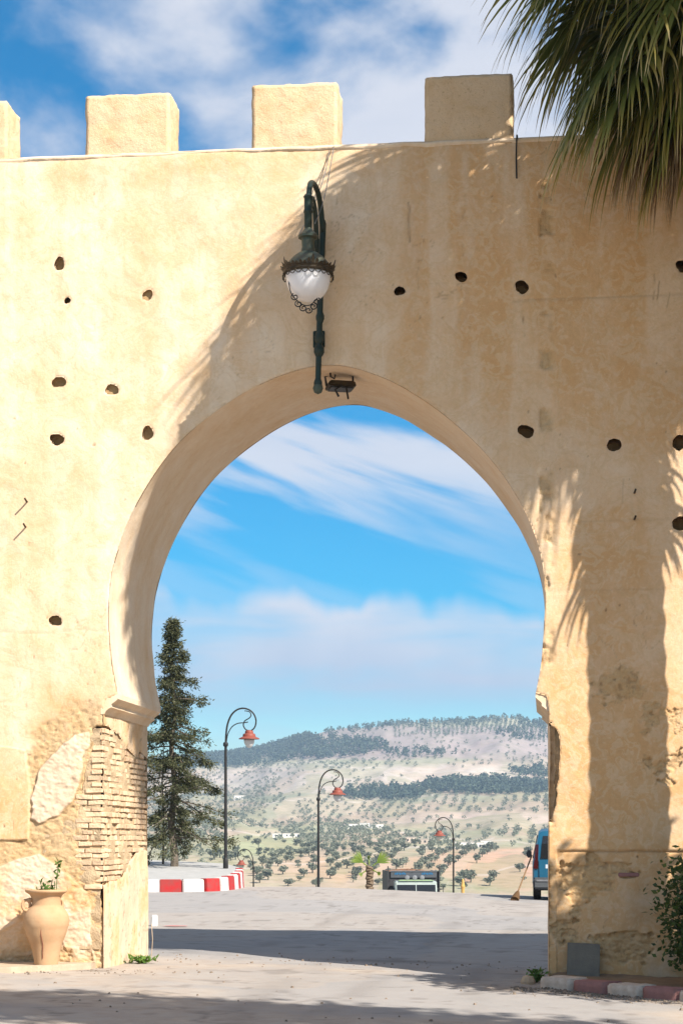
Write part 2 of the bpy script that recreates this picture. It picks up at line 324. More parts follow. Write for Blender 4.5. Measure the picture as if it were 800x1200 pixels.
M['truck_dark'] = simple('truck_dark_paint', (0.035, 0.035, 0.04), (0.05, 0.05, 0.05), 3, 0.6, 0, 0)
M['truck_blue'] = simple('blue_marking_paint', (0.02, 0.13, 0.27), (0.02, 0.12, 0.25), 3, 0.5, 0, 0)
M['truck_green'] = simple('pale_green_paint', (0.33, 0.44, 0.24), (0.28, 0.4, 0.22), 3, 0.5, 0, 0)
M['load'] = simple('brown_earth_load', (0.23, 0.12, 0.07), (0.16, 0.085, 0.05), 4, 1.0, 0, 0.9, 15, 0.05)
M['wood'] = simple('worn_wood', (0.22, 0.13, 0.065), (0.15, 0.09, 0.045), 18, 0.8, 0, 0.3, 60)
M['bristle'] = simple('brown_bristle', (0.12, 0.065, 0.03), (0.08, 0.045, 0.02), 18, 0.95, 0, 0.6, 60)
M['yellow'] = simple('faded_yellow_paint', (0.52, 0.33, 0.10), (0.42, 0.24, 0.08), 12, 0.8, 0, 0.2, 60)
M['red_mark'] = simple('faded_red_road_paint', (0.52, 0.10, 0.09), (0.42, 0.2, 0.18), 20, 0.9, 0, 0)

# ------------------------------------------------------------------ mesh helpers
def setp(o, label=None, cat=None, group=None, kind=None):
    if label: o['label'] = label
    if cat: o['category'] = cat
    if group: o['group'] = group
    if kind: o['kind'] = kind
    return o
def thing(name, label, cat, loc=(0, 0, 0), group=None, rotz=0.0):
    o = bpy.data.objects.new(name, None); o.empty_display_size = 0.2; COL.objects.link(o)
    o.location = loc; o.rotation_euler = (0, 0, rotz); return setp(o, label, cat, group)
def link(name, me, mat=None, parent=None, local=False):
    o = bpy.data.objects.new(name, me); COL.objects.link(o)
    if mat is not None and not me.materials: me.materials.append(M[mat] if isinstance(mat, str) else mat)
    if parent is not None:
        o.parent = parent
        if not local:
            r = parent; mtx = Matrix.Identity(4)
            while r is not None:
                mtx = Matrix.LocRotScale(r.location, r.rotation_euler, r.scale) @ r.matrix_parent_inverse if False else Matrix.LocRotScale(r.location, r.rotation_euler, r.scale) @ mtx if r.parent is None else mtx
                r = r.parent
            o.matrix_parent_inverse = mtx.inverted()
    return o
def mesh(name, v, f, smooth=False):
    me = bpy.data.meshes.new(name)
    me.from_pydata([tuple(x) for x in v], [], [tuple(x) for x in f]); me.update()
    if smooth: me.polygons.foreach_set('use_smooth', [True] * len(me.polygons))
    return me
def npmesh(name, V, Q, smooth=True, col=None, colname='mask'):
    V = np.asarray(V, np.float32); Q = np.asarray(Q, np.int32); k = Q.shape[1]
    me = bpy.data.meshes.new(name); me.vertices.add(len(V)); me.vertices.foreach_set('co', V.ravel())
    me.loops.add(Q.size); me.loops.foreach_set('vertex_index', Q.ravel())
    me.polygons.add(len(Q)); me.polygons.foreach_set('loop_start', np.arange(len(Q), dtype=np.int32) * k)
    me.polygons.foreach_set('use_smooth', np.full(len(Q), smooth))
    if col is not None:
        c = np.asarray(col, np.float32)
        a = me.attributes.new(colname, 'FLOAT_COLOR', 'POINT'); a.data.foreach_set('color', c.ravel())
    me.update(calc_edges=True); me.validate(); return me
class MB:
    def __init__(s): s.v = []; s.f = []
    def add(s, v, f):
        n = len(s.v); s.v += [tuple(p) for p in v]; s.f += [tuple(i + n for i in q) for q in f]; return s
    def box(s, c, size, rz=0.0, jit=0.0, taper=1.0):
        cx, cy, cz = c; sx, sy, sz = (q / 2 for q in size); ca, sa = math.cos(rz), math.sin(rz); v = []
        for z in (-1, 1):
            k = taper if z > 0 else 1
            for x, y in ((-1, -1), (1, -1), (1, 1), (-1, 1)):
                X, Y = x * sx * k + random.uniform(-jit, jit), y * sy * k + random.uniform(-jit, jit)
                v.append((cx + X * ca - Y * sa, cy + X * sa + Y * ca, cz + z * sz + random.uniform(-jit, jit)))
        return s.add(v, [(3, 2, 1, 0), (4, 5, 6, 7), (0, 1, 5, 4), (1, 2, 6, 5), (2, 3, 7, 6), (3, 0, 4, 7)])
    def tube(s, pts, rad, n=8, cap=True):
        pts = [Vector(p) for p in pts]; m = len(pts)
        if isinstance(rad, (int, float)): rad = [rad] * m
        rings = []; nrm = None
        for i, p in enumerate(pts):
            t = (pts[min(i + 1, m - 1)] - pts[max(i - 1, 0)]); t = t.normalized() if t.length > 1e-9 else Vector((0, 0, 1))
            if nrm is None:
                nrm = t.orthogonal().normalized()
            else:
                nrm = nrm - t * nrm.dot(t); nrm = nrm.normalized() if nrm.length > 1e-6 else t.orthogonal().normalized()
            b = t.cross(nrm)
            rings.append([p + (nrm * math.cos(2 * math.pi * k / n) + b * math.sin(2 * math.pi * k / n)) * rad[i] for k in range(n)])
        f = []
        for i in range(m - 1):
            for k in range(n):
                f.append((i * n + k, i * n + (k + 1) % n, (i + 1) * n + (k + 1) % n, (i + 1) * n + k))
        if cap: f += [tuple(range(n - 1, -1, -1)), tuple((m - 1) * n + k for k in range(n))]
        return s.add([q for r in rings for q in r], f)
    def lathe(s, profile, c=(0, 0, 0), n=24, axis='z'):
        v = []; m = len(profile)
        for r, z in profile:
            for k in range(n):
                a = 2 * math.pi * k / n
                if axis == 'z': v.append((c[0] + r * math.cos(a), c[1] + r * math.sin(a), c[2] + z))
                elif axis == 'x': v.append((c[0] + z, c[1] + r * math.cos(a), c[2] + r * math.sin(a)))
                else: v.append((c[0] + r * math.cos(a), c[1] + z, c[2] + r * math.sin(a)))
        f = [(i * n + k, i * n + (k + 1) % n, (i + 1) * n + (k + 1) % n, (i + 1) * n + k) for i in range(m - 1) for k in range(n)]
        f += [tuple(range(n - 1, -1, -1)), tuple((m - 1) * n + k for k in range(n))]
        return s.add(v, f)
    def prism(s, poly, a, b, axis='y'):     # a 2D outline extruded from a to b along an axis
        n = len(poly)
        def P(p, q): return (p[0], q, p[1]) if axis == 'y' else ((q, p[0], p[1]) if axis == 'x' else (p[0], p[1], q))
        v = [P(p, a) for p in poly] + [P(p, b) for p in poly]
        return s.add(v, [tuple(range(n)), tuple(range(2 * n - 1, n - 1, -1))] + [(i, (i + 1) % n, n + (i + 1) % n, n + i) for i in range(n)])
    def build(s, name, mat, parent=None, smooth=False, local=False, bevel=0.0, seg=2):
        me = mesh(name, s.v, s.f, smooth)
        if bevel:
            bm = bmesh.new(); bm.from_mesh(me); bmesh.ops.recalc_face_normals(bm, faces=bm.faces)
            bmesh.ops.bevel(bm, geom=[e for e in bm.edges if e.calc_face_angle(0) > 0.5], offset=bevel, segments=seg, affect='EDGES', clamp_overlap=True)
            bm.to_mesh(me); bm.free()
            if smooth: me.polygons.foreach_set('use_smooth', [True] * len(me.polygons))
        return link(name, me, mat, parent, local)
def autosmooth(o, deg=40):
    me = o.data; me.polygons.foreach_set('use_smooth', [True] * len(me.polygons))
    bm = bmesh.new(); bm.from_mesh(me); bmesh.ops.recalc_face_normals(bm, faces=bm.faces)
    for e in bm.edges:
        e.smooth = e.calc_face_angle(0) < math.radians(deg)
    bm.to_mesh(me); bm.free(); return o
def copy_tree(o, parent=None):
    c = o.copy(); COL.objects.link(c); c.parent = parent
    for ch in list(o.children): copy_tree(ch, c)
    return c
def spline(pts, n=8):                       # Catmull-Rom through 2D or 3D points
    P = [np.array(p, float) for p in pts]; out = []
    for i in range(len(P) - 1):
        a, b, c, d = P[max(i - 1, 0)], P[i], P[i + 1], P[min(i + 2, len(P) - 1)]
        for k in range(n):
            t = k / n
            out.append(0.5 * (2 * b + (c - a) * t + (2 * a - 5 * b + 4 * c - d) * t * t + (3 * b - a - 3 * c + d) * t ** 3))
    out.append(P[-1]); return [tuple(q) for q in out]

# ------------------------------------------------------------------ the road
def axis_lines(dense, res, out):
    a = list(np.arange(dense[0], dense[1] + res / 2, res)); s = res
    while a[-1] < out[1]: s *= 1.25; a.append(a[-1] + s)
    s = res; b = []
    x = a[0]
    while x > out[0]: s *= 1.25; x -= s; b.append(x)
    return np.array(b[::-1] + a)
def build_road():
    # laid out along the line of sight: lateral l, depth d
    ls = axis_lines((-5.5, 3.5), 0.06, (-160, 160)); ds = axis_lines((15.5, 33.0), 0.06, (-60, 34))
    ds = np.concatenate([ds[ds < 33.5], np.arange(33.6, 78, 0.35)])
    Lg, Dg = np.meshgrid(ls, ds)
    X = Lg * math.cos(TH) - Dg * math.sin(TH); Y = Lg * math.sin(TH) + Dg * math.cos(TH) - D
    Z = G(X, Y) + (fbm(X * 1.3, Y * 1.3, 4, 5) - .5) * 0.03 * np.clip((40 - Dg) / 10, 0.3, 1)
    rough = sst(fbm(X * 0.9, Y * 0.9, 4, 9), 0.5, 0.7) * sst(np.abs(X + 2.6), 1.5, 2.6) * sst(-np.abs(Y), -2.5, -0.3)
    Z += (fbm(X * 9, Y * 9, 3, 3) - .5) * 0.03 * rough
    Z -= np.clip((Dg - 70) / 8, 0, 1) * 0.8
    dust = np.clip(0.25 + 0.9 * sst(-Y, -3.5, -0.2) * sst(fbm(X * .5, Y * .5, 4, 2), 0.3, 0.7) + 0.6 * sst(-np.abs(Y), -1.2, 0) * sst(np.abs(X + 2.6), 1.2, 2.6), 0, 1)
    # the worn joint that crosses the road beyond the gate
    yj = 10.9 + 0.25 * (fbm(X * 1.2, X * 0, 3, 4) - .5)
    joint = np.exp(-((Y - yj) / 0.05) ** 2) * (X > -9) * (X < 1.5)
    crk = np.exp(-((Y - 15.5 - 0.25 * X - (fbm(X * 1.5, X * 0, 3, 8) - .5) * .4) / 0.045) ** 2) * (X > -3.5)
    dark = np.clip(joint * .8 + crk * .7 + sst(fbm(X * 2.5, Y * 2.5, 4, 31), .66, .8) * .7 + np.exp(-(((X + 2.0) / 1.1) ** 2 + ((Y - 2.9) / .3) ** 2)) * 1.0, 0, 1)
    Z -= joint * 0.012
    rc = np.abs(fbm(X * .55, Y * .55, 5, 61) - .5); crack = sst(-rc, -.010, -.003) * sst(fbm(X * .25, Y * .25, 3, 62), .42, .55); rc2 = np.abs(fbm(X * 1.4, Y * .5, 5, 63) - .5); crack = np.maximum(crack, sst(-rc2, -.012, -.003) * sst(fbm(X * .3, Y * .3, 3, 64), .5, .62))
    Z -= crack * .008; dark = np.maximum(dark, crack * .85)
    for x0_, w0_ in ((-4.3, .22), (-2.75, .25), (-1.9, .22), (-.75, .2)):
        lane = np.exp(-((X - x0_ - .02 * (Y - 2) - (fbm(Y * .12, Y * 0, 3, int(-x0_ * 10)) - .5) * .7) / w0_) ** 2) * sst(fbm(X * 2, Y * .5, 4, 66), .35, .65); dark = np.maximum(dark, lane * .42)
    pat = sst(vn(X * .35 + .2 * fbm(X, Y, 3, 67), Y * .22, 68), .60, .615); dust = np.clip(dust + pat * .25, 0, 1)
    spot = sst(fbm(X * 3.1, Y * 3.1, 3, 69), .74, .80); dark = np.maximum(dark, spot * .55)
    kd = sst(-np.abs(Y + .95 + np.clip(X, 0, 3) * .92), -.75, -.1) * (X > -.7); dust = np.maximum(dust, kd); dark = np.maximum(dark, kd * (.35 + .3 * fbm(X * 6, Y * 6, 3, 70)))
    nx, ny = len(ls), len(ds); I = np.arange(nx * ny).reshape(ny, nx)
    Q = np.stack([I[:-1, :-1], I[:-1, 1:], I[1:, 1:], I[1:, :-1]], -1).reshape(-1, 4)
    col = np.stack([dust, dark, 0 * dark, 1 + 0 * dark], -1).reshape(-1, 4)
    o = link('road', npmesh('road', np.stack([X, Y, Z], -1).reshape(-1, 3), Q, True, col), 'road'); setp(o, kind='structure')
build_road()

# ------------------------------------------------------------------ the hills
RID = np.array([(-3000, 960), (-900, 945), (-400, 930), (0, 912), (230, 889), (300, 880), (370, 862), (450, 850), (520, 848), (590, 843), (640, 849), (800, 868), (1200, 905), (2200, 940), (4000, 950)], float)
def hillz(b, d):
    k = (985 - np.interp(b, RID[:, 0], RID[:, 1])) / 140.0
    w = sst(d, 1500, 3000)
    z = prof(d)
    n = (fbm(b / 90, d / 420, 4, 41) - .5) * np.clip((d - 600) / 2000, 0, 1) * 42
    n2 = (fbm(b / 260, d / 900, 3, 77) - .5) * sst(d, 900, 1600) * (1 - sst(d, 2600, 3300)) * 34
    return z * (1 - w) + z * k * w + n * (1 - 0.6 * sst(d, 2900, 3300)) + n2
def b2xy(b, d):
    l = (b - CX) / F * d
    return l * math.cos(TH) - d * math.sin(TH), l * math.sin(TH) + d * math.cos(TH) - D
def elev(b, d): return HY - (hillz(b, d) - EYE) * F / d
def patch(b, y, cx, cy, rx, ry, soft=.35, seed=1, amp=.9):
    r = np.sqrt(((b - cx) / rx) ** 2 + ((y - cy) / ry) ** 2) + (fbm(b / 22, y / 6, 4, seed) - .5) * amp
    return 1 - sst(r, 1 - soft, 1 + soft)
def build_hills():
    bs = np.concatenate([np.arange(-3000, 60, 60), np.arange(60, 760, 2.5), np.arange(760, 4000, 60)])
    ds = np.concatenate([np.geomspace(74, 600, 60), np.linspace(610, 3600, 330), np.geomspace(3650, 4700, 10)])
    B, Dd = np.meshgrid(bs, ds); X, Y = b2xy(B, Dd); Z = hillz(B, Dd)
    y = elev(B, Dd)
    c = np.empty(B.shape + (3,)); c[:] = (0.45, 0.36, 0.25)
    def lay(mask, colr):
        c[:] = c * (1 - mask[..., None]) + np.array(colr) * mask[..., None]
    lay(sst(-y, -905, -880), (0.40, 0.33, 0.28))
    lay(sst(fbm(B / 130, y / 16, 4, 3), .5, .62), (0.40, 0.38, 0.25))
    lay(patch(B, y, 520, 908, 150, 13), (0.60, 0.51, 0.40)); lay(patch(B, y, 330, 915, 110, 16), (0.52, 0.45, 0.36))
    lay(patch(B, y, 590, 962, 120, 10, .2), (0.56, 0.45, 0.34)); lay(patch(B, y, 430, 935, 160, 5, .5), (0.33, 0.33, 0.22))
    lay(patch(B, y, 300, 990, 60, 14), (0.41, 0.42, 0.24)); lay(patch(B, y, 380, 972, 90, 5), (0.42, 0.42, 0.26))
    lay(patch(B, y, 580, 1012, 110, 18), (0.58, 0.38, 0.25)); lay(patch(B, y, 420, 1018, 130, 14), (0.52, 0.38, 0.24))
    lay(patch(B, y, 620, 1030, 90, 12), (0.55, 0.36, 0.24))
    cell = vn(B / 34 + .8 * fbm(B / 60, Dd / 200, 3, 13), Dd / 95 + .8 * fbm(B / 60, Dd / 200, 3, 14), 15)
    fieldm = sst(cell, .55, .57) * sst(-Dd, -2600, -2300); lay(fieldm * .55, (0.37, 0.34, 0.20)); lay(sst(-cell, -.34, -.32) * sst(-Dd, -2600, -2300) * .5, (0.55, 0.43, 0.30))
    for k_, (b0, sl, y0) in enumerate(((300, .05, 976), (420, -.12, 1003), (560, .10, 985), (350, -.05, 941), (480, .03, 899), (600, -.2, 1020))):
        yy = y0 + sl * (B - b0) + (fbm(B / 60, B * 0, 3, 200 + k_) - .5) * 16; lay(np.exp(-((y - yy) / .7) ** 2) * (abs(B - b0) < 160) * .8, (0.62, 0.54, 0.44))
    c *= np.array([.80, .785, .84])
    nx, ny = len(bs), len(ds); I = np.arange(nx * ny).reshape(ny, nx)
    Q = np.stack([I[:-1, :-1], I[:-1, 1:], I[1:, 1:], I[1:, :-1]], -1).reshape(-1, 4)
    o = link('hills', npmesh('hills', np.stack([X, Y, Z], -1).reshape(-1, 3), Q, True, np.concatenate([c, np.ones(c.shape[:2] + (1,))], -1).reshape(-1, 4), 'tint'), 'hill')
    setp(o, kind='structure')
build_hills()

# ------------------------------------------------------------------ the gate wall
WZ = PW(400, 170).z                          # top of the wall
T = 2.5                                      # thickness at the arch
front_px = [(138, 814), (131, 776), (127, 726), (129, 690), (134, 659), (147.5, 617), (170, 572), (200, 529), (234, 496), (279, 464), (320, 443), (358, 431), (390, 427.5), (417, 431.5), (455, 445),
            (492, 466), (530, 494), (567.5, 530), (597.5, 569), (620, 611), (633, 650), (638, 690), (637, 737), (633.5, 779), (627.5, 812)]
ARCH = spline([(PW(*p).x, PW(*p).z) for p in front_px], 8)
XL, XR = PW(121, 1000).x, PW(642.5, 1000).x
ZI = PW(126, 836).z                          # where the plain jamb begins under the impost
ZA = ARCH[0][1]
OPEN = [(XL, -0.6), (XL, ZI)] + [(XL + .02, ZA - .06)] + ARCH + [(XR - .02, ZA - .06), (XR, ZI), (XR, -0.6)]

def inside(poly, U, V):
    r = np.zeros(U.shape, bool); n = len(poly)
    for i in range(n):
        x1, y1 = poly[i]; x2, y2 = poly[(i + 1) % n]
        if y1 == y2: continue
        c = (y1 > V) != (y2 > V)
        r ^= c & (U < (x2 - x1) * (V - y1) / (y2 - y1) + x1)
    return r
def nearest(poly, P):
    P = np.asarray(P); best = np.full(len(P), 1e9); out = P.copy(); n = len(poly)
    for i in range(n):
        a = np.array(poly[i]); b = np.array(poly[(i + 1) % n]); ab = b - a
        t = np.clip(((P - a) @ ab) / max(ab @ ab, 1e-12), 0, 1); q = a + t[:, None] * ab
        d = ((P - q) ** 2).sum(1); m = d < best; best[m] = d[m]; out[m] = q[m]
    return out, np.sqrt(best)
def sdist(poly, U, V, pad=0.5):              # signed distance, negative inside; exact only near the outline
    p = np.array(poly); lo, hi = p.min(0) - pad, p.max(0) + pad
    sel = (U > lo[0]) & (U < hi[0]) & (V > lo[1]) & (V < hi[1]); r = np.full(U.shape, pad)
    pts = np.stack([U[sel], V[sel]], -1); _, d = nearest(poly, pts)
    r[sel] = np.where(inside(poly, U[sel], V[sel]), -d, d); return r
def sheet(name, us, vs_, cutters, H, A, mapf, mat, parent):
    """A sheet of plaster on a grid; cutters = [(outline, depth of the rim, floor)] are openings with sharp edges."""
    U, V = np.meshgrid(us, vs_); U = U.copy(); V = V.copy(); H = H.copy()
    nv, nu = U.shape; cut = np.zeros(U.shape, int)
    for k, (poly, dep, flo) in enumerate(cutters, 1):
        p = np.array(poly); lo, hi = p.min(0), p.max(0)
        iu = np.where((us >= lo[0]) & (us <= hi[0]))[0]; iv = np.where((vs_ >= lo[1]) & (vs_ <= hi[1]))[0]
        if len(iu) == 0 or len(iv) == 0: continue
        s = np.s_[iv[0]:iv[-1] + 1, iu[0]:iu[-1] + 1]
        cut[s] = np.where(inside(poly, U[s], V[s]), k, cut[s])
    hole = cut > 0
    rem = hole[:-1, :-1] & hole[1:, :-1] & hole[:-1, 1:] & hole[1:, 1:]
    keep = ~rem
    need = np.zeros(U.shape, bool)
    for a, b in ((0, 0), (1, 0), (0, 1), (1, 1)):
        need[a:nv - 1 + a, b:nu - 1 + b] |= keep
    for k, (poly, dep, flo) in enumerate(cutters, 1):
        s = need & (cut == k)
        if s.any():
            q, _ = nearest(poly, np.stack([U[s], V[s]], -1)); U[s] = q[:, 0]; V[s] = q[:, 1]
    # soften the arrises
    ring = hole.copy()
    H = np.where(need & hole, H - 0.010, H)
    g = ring.copy(); g[1:] |= ring[:-1]; g[:-1] |= ring[1:]; g[:, 1:] |= ring[:, :-1]; g[:, :-1] |= ring[:, 1:]
    H = np.where(g & ~hole, H - 0.003, H)
    I = np.arange(nu * nv).reshape(nv, nu)
    Q = np.stack([I[:-1, :-1], I[:-1, 1:], I[1:, 1:], I[1:, :-1]], -1)[keep]
    V3 = [mapf(U.ravel(), V.ravel(), H.ravel())]; C = [A.reshape(-1, 4)]; n0 = nu * nv
    E = []
    kp = np.pad(keep, 1, constant_values=True); rm = np.pad(rem, 1, constant_values=False)
    e = keep[:, :-1] & rem[:, 1:]; r, c = np.where(e); E += list(zip(I[r, c + 1], I[r + 1, c + 1]))
    e = rem[:, :-1] & keep[:, 1:]; r, c = np.where(e); E += list(zip(I[r + 1, c + 1], I[r, c + 1]))
    e = keep[:-1] & rem[1:]; r, c = np.where(e); E += list(zip(I[r + 1, c + 1], I[r + 1, c]))
    e = rem[:-1] & keep[1:]; r, c = np.where(e); E += list(zip(I[r + 1, c], I[r + 1, c + 1]))
    cf, Uf, Vf, Hf, Af = cut.ravel(), U.ravel(), V.ravel(), H.ravel(), A.reshape(-1, 4)
    deps = np.array([0] + [c_[1] for c_ in cutters], float)
    if E:
        E = np.array(E); uq = np.unique(E); mp = {int(a): n0 + i for i, a in enumerate(uq)}
        V3.append(mapf(Uf[uq], Vf[uq], Hf[uq] - deps[cf[uq]])); C.append(Af[uq])
        Q = np.concatenate([Q, np.array([(a, b, mp[int(b)], mp[int(a)]) for a, b in E])])
        n0 += len(uq)
    for poly, dep, flo in cutters:
        if not flo: continue
        p = np.array(poly); c0 = p.mean(0); m = len(p)
        hh = float(np.mean(H)) - dep + 0.01
        pts = np.concatenate([c0 + (p - c0) * 1.15, c0[None]])
        V3.append(mapf(pts[:, 0], pts[:, 1], np.full(m + 1, hh))); C.append(np.tile([0.6, 1, 0, 0.35 if dep < .2 else .75], (m + 1, 1)))  # hole floors painted dark as shade, the deep ones most
        Q = np.concatenate([Q, np.array([(n0 + i, n0 + (i + 1) % m, n0 + m, n0 + m) for i in range(m)])[:, [0, 1, 2, 2]]])
        n0 += m + 1
    VV = np.concatenate(V3); CC = np.concatenate(C)
    used = np.unique(Q); rel = np.zeros(len(VV), int); rel[used] = np.arange(len(used))
    me = bpy.data.meshes.new(name)
    Qr = rel[Q]
    quads = Qr[Qr[:, 2] != Qr[:, 3]]; tris = Qr[Qr[:, 2] == Qr[:, 3]][:, :3]
    loops = np.concatenate([quads.ravel(), tris.ravel()]).astype(np.int32)
    st = np.concatenate([np.arange(len(quads)) * 4, len(quads) * 4 + np.arange(len(tris)) * 3]).astype(np.int32)
    me.vertices.add(len(used)); me.vertices.foreach_set('co', VV[used].astype(np.float32).ravel())
    me.loops.add(len(loops)); me.loops.foreach_set('vertex_index', loops)
    me.polygons.add(len(st)); me.polygons.foreach_set('loop_start', st); me.polygons.foreach_set('use_smooth', np.full(len(st), True))
    a = me.attributes.new('mask', 'FLOAT_COLOR', 'POINT'); a.data.foreach_set('color', CC[used].astype(np.float32).ravel())
    me.update(calc_edges=True); me.validate()
    return link(name, me, mat, parent)

gate = thing('gate_wall', 'tall ochre plastered gate wall with horseshoe arch and square merlons', 'wall', (XL, 0, 0))
def wpoly(pts, wob=0.0, n=5, seed=0):
    P = [(PW(*p).x, PW(*p).z) for p in pts]; out = []
    r = random.Random(seed)
    for i in range(len(P)):
        a, b = P[i], P[(i + 1) % len(P)]
        for k in range(n):
            t = k / n; out.append((a[0] + (b[0] - a[0]) * t + r.uniform(-wob, wob), a[1] + (b[1] - a[1]) * t + r.uniform(-wob, wob)))
    return out
HOLES = [(70, 309, 6.5, 7.5), (79, 352, 3.6, 4.2), (173, 345, 7, 5.5), (69, 447, 8, 7), (131, 456, 7.5, 7), (67, 515, 9, 6.5), (173, 507, 7.5, 7.5), (65, 727, 7.5, 7), (468, 341, 6, 6),
         (540, 324, 7, 6.5), (611, 336, 8, 7.5), (798, 312, 6, 7.5), (616, 505, 9, 8), (719, 521, 7.5, 8.5), (797, 518, 9, 9.5), (797, 613, 10, 8)]
def hole_poly(cx, cy, rx, ry, seed):
    r = random.Random(seed); c = PW(cx, cy); out = []
    ph = r.uniform(0, 6)
    for k in range(18):
        a = 2 * math.pi * k / 18; w = 1 + 0.13 * math.sin(2 * a + ph) + .06 * math.sin(3 * a + 2 * ph) + r.uniform(-.10, .10)
        out.append((c.x + rx / 98.5 * w * math.cos(a), c.z + ry / 98.5 * w * math.sin(a)))
    return out
BRK = wpoly([(130, 846), (119, 850), (107, 853), (110, 872), (101, 896), (97, 925), (92, 950), (96, 972), (92, 996), (99, 1018), (106, 1034), (114, 1040), (119, 1062), (121, 1068), (135, 1068)], 0.012, 5, 4)
SLOT = wpoly([(650, 846), (644, 848), (653, 856), (656, 872), (655, 900), (652, 925), (651, 944), (645, 962), (630, 966), (630, 846)], 0.008, 4, 9)
BRK = [(min(x, XL + .3), z) for x, z in BRK]

def build_front():
    us = np.concatenate([np.arange(-8.4, -6.8, .02), np.arange(-6.8, XL + .06, .0105), np.arange(XL + .07, XR - .06, .02), np.arange(XR - .05, 1.7, .0105), np.arange(1.71, 2.42, .02)]); us[np.argmin(abs(us - XL))] = XL; us[np.argmin(abs(us - XR))] = XR
    vs_ = np.concatenate([np.arange(-.36, 0, .02), np.arange(0, 3.2, .0105), np.arange(3.21, WZ, .02)]); vs_[-1] = WZ
    U, V = np.meshgrid(us, vs_)
    ppx = 97.5                                # pixels per metre, for noise wavelengths
    n = fbm(U * 3, V * 3, 4, 21) - .5; nf = fbm(U * 12, V * 12, 3, 22) - .5
    H = (fbm(U * .7, V * .7, 4, 1) - .5) * 0.05 + (fbm(U * 3.5, V * 3.5, 3, 2) - .5) * 0.012
    R = np.zeros(U.shape); Gm = np.zeros(U.shape); Bm = np.zeros(U.shape); Am = np.zeros(U.shape)
    z = lambda py: PW(100, py).z
    # sagging wear of the top edge
    topd = WZ - V
    H -= np.exp(-topd / 0.05) * 0.02
    # lift lines of the render
    for x0, x1, py, s in ((600, 800, 352, 1), (395, 600, 336, .3), (640, 800, 612, .5), (0, 130, 741, .7), (640, 800, 693, .4)):
        a, b = PW(x0, py), PW(x1, py); ln = np.exp(-((V - a.z - (fbm(U * 2, U * 0, 3, 5) - .5) * .06) / 0.012) ** 2) * (U > a.x) * (U < b.x)
        H -= ln * 0.006 * s; Am = np.maximum(Am, ln * 0.35 * s)
    # damp, ochre stains
    R = np.maximum(R, sst(fbm(U * 1.1, V * 0.8, 5, 51), .46, .70) * .38)
    R = np.maximum(R, sst(fbm(U * 2.6, V * 2.1, 5, 52), .54, .70) * .30)
    R = np.maximum(R, sst(fbm(U * 2.0, V * .45, 5, 53), .52, .70) * .26)
    R = np.maximum(R, sst(topd, .75, .15) * sst(fbm(U * 1.6, V * 2.2, 4, 55), .36, .62) * .6)                          # under the top edge
    R = np.maximum(R, sst(V, z(790) + .6, z(860)) * (.18 + .75 * sst(fbm(U * 1.4, V * 1.1, 5, 57), .30, .62)))                 # low walls
    R = np.maximum(R, sst(U, PW(395, 200).x, PW(520, 200).x) * sst(V, z(640), z(420)) * (.46 + .45 * sst(fbm(U * 3.2, V * .5, 5, 61), .40, .62)))  # ochre stain at upper right, strengthened to deepen the palm's shade
    R = np.maximum(R, sst(U, XR - .5, XR + .1) * (.42 + .4 * sst(fbm(U * 1.5, V * 1.2, 5, 63), .38, .62)))
    # dark runs and vertical cracks
    for px, y0, y1, w_, a_ in ((481, 236, 285, .012, .7), (481, 256, 280, .009, .9), (543, 228, 300, .010, .5), (613, 362, 394, .008, .8), (770, 330, 360, .008, .7), (764, 322, 352, .008, .6), (784, 340, 368, .006, .6), (728, 560, 590, .006, .4), (490, 300, 340, .008, .4)):
        p0, p1 = PW(px, y0), PW(px, y1); xx = U - p0.x - (fbm(V * 4, V * 0, 3, px) - .5) * .08
        ln = np.exp(-(xx / w_) ** 2) * (V < p0.z) * (V > p1.z) * sst(fbm(U * 3, V * 11, 3, px + 1), .30, .55); Am = np.maximum(Am, ln * a_); H -= ln * .006
    # pale drip stripes
    for px, w in ((487, .10), (545, .12), (380, .07)):
        x0 = PW(px, 300).x; st = np.exp(-((U - x0 - (fbm(V * 1.1, V * 0, 3, px) - .5) * .12) / w) ** 2) * sst(V, z(640), z(480))
        st *= sst(fbm(U * 14, V * 6, 5, px + 3), .30, .75)
        Bm = np.maximum(Bm, st * .20); H += st * .002
    # a scatter of little dark spalls
    sp = sst(fbm(U * 19, V * 15, 2, 71), .89, .94) * sst(fbm(U * .8, V * .8, 2, 72), .45, .6); Am = np.maximum(Am, sp * .8); H -= sp * .01
    cr = np.abs(fbm(U * 1.7, V * 1.7, 4, 91) - .5); crk = sst(-cr, -.0035, -.0012) * sst(fbm(U * .6, V * .6, 3, 93), .52, .6)
    Am = np.maximum(Am, crk * .40); H -= crk * .004
    for cx, cy, rx, ry in HOLES:
        c = PW(cx, cy); d = np.hypot(U - c.x, V - c.z) + n * .10
        R = np.maximum(R, (1 - sst(d, .12, .34)) * .30 * sst(fbm(U * 5, V * 5, 3, 64), .35, .6)); Bm = np.maximum(Bm, (1 - sst(d, .08, .15)) * .10); sk = np.exp(-((U - c.x) / .05) ** 2) * sst(V, c.z - .6, c.z - .05) * (V < c.z); R = np.maximum(R, sk * .25)
    # ---- left pier: failing render
    zl = (U < XL + .1)
    rub = sst(V, z(800), z(850)) * sst(fbm(U * 2.2, V * 2.2, 4, 101) + .25 * sst(V, z(840), z(960)), .50, .60) * zl
    rub = np.maximum(rub, (1 - sst(sdist(wpoly([(36, 962), (100, 940), (112, 880), (112, 1010), (60, 1030), (-30, 1040), (-30, 985), (30, 985)]), U, V) + n * .10, -.02, .03)) * zl)
    smo = (1 - sst(sdist(wpoly([(-30, 870), (30, 880), (36, 930), (34, 984), (-30, 984)]), U, V) + n * .03, -.01, .012)) * zl
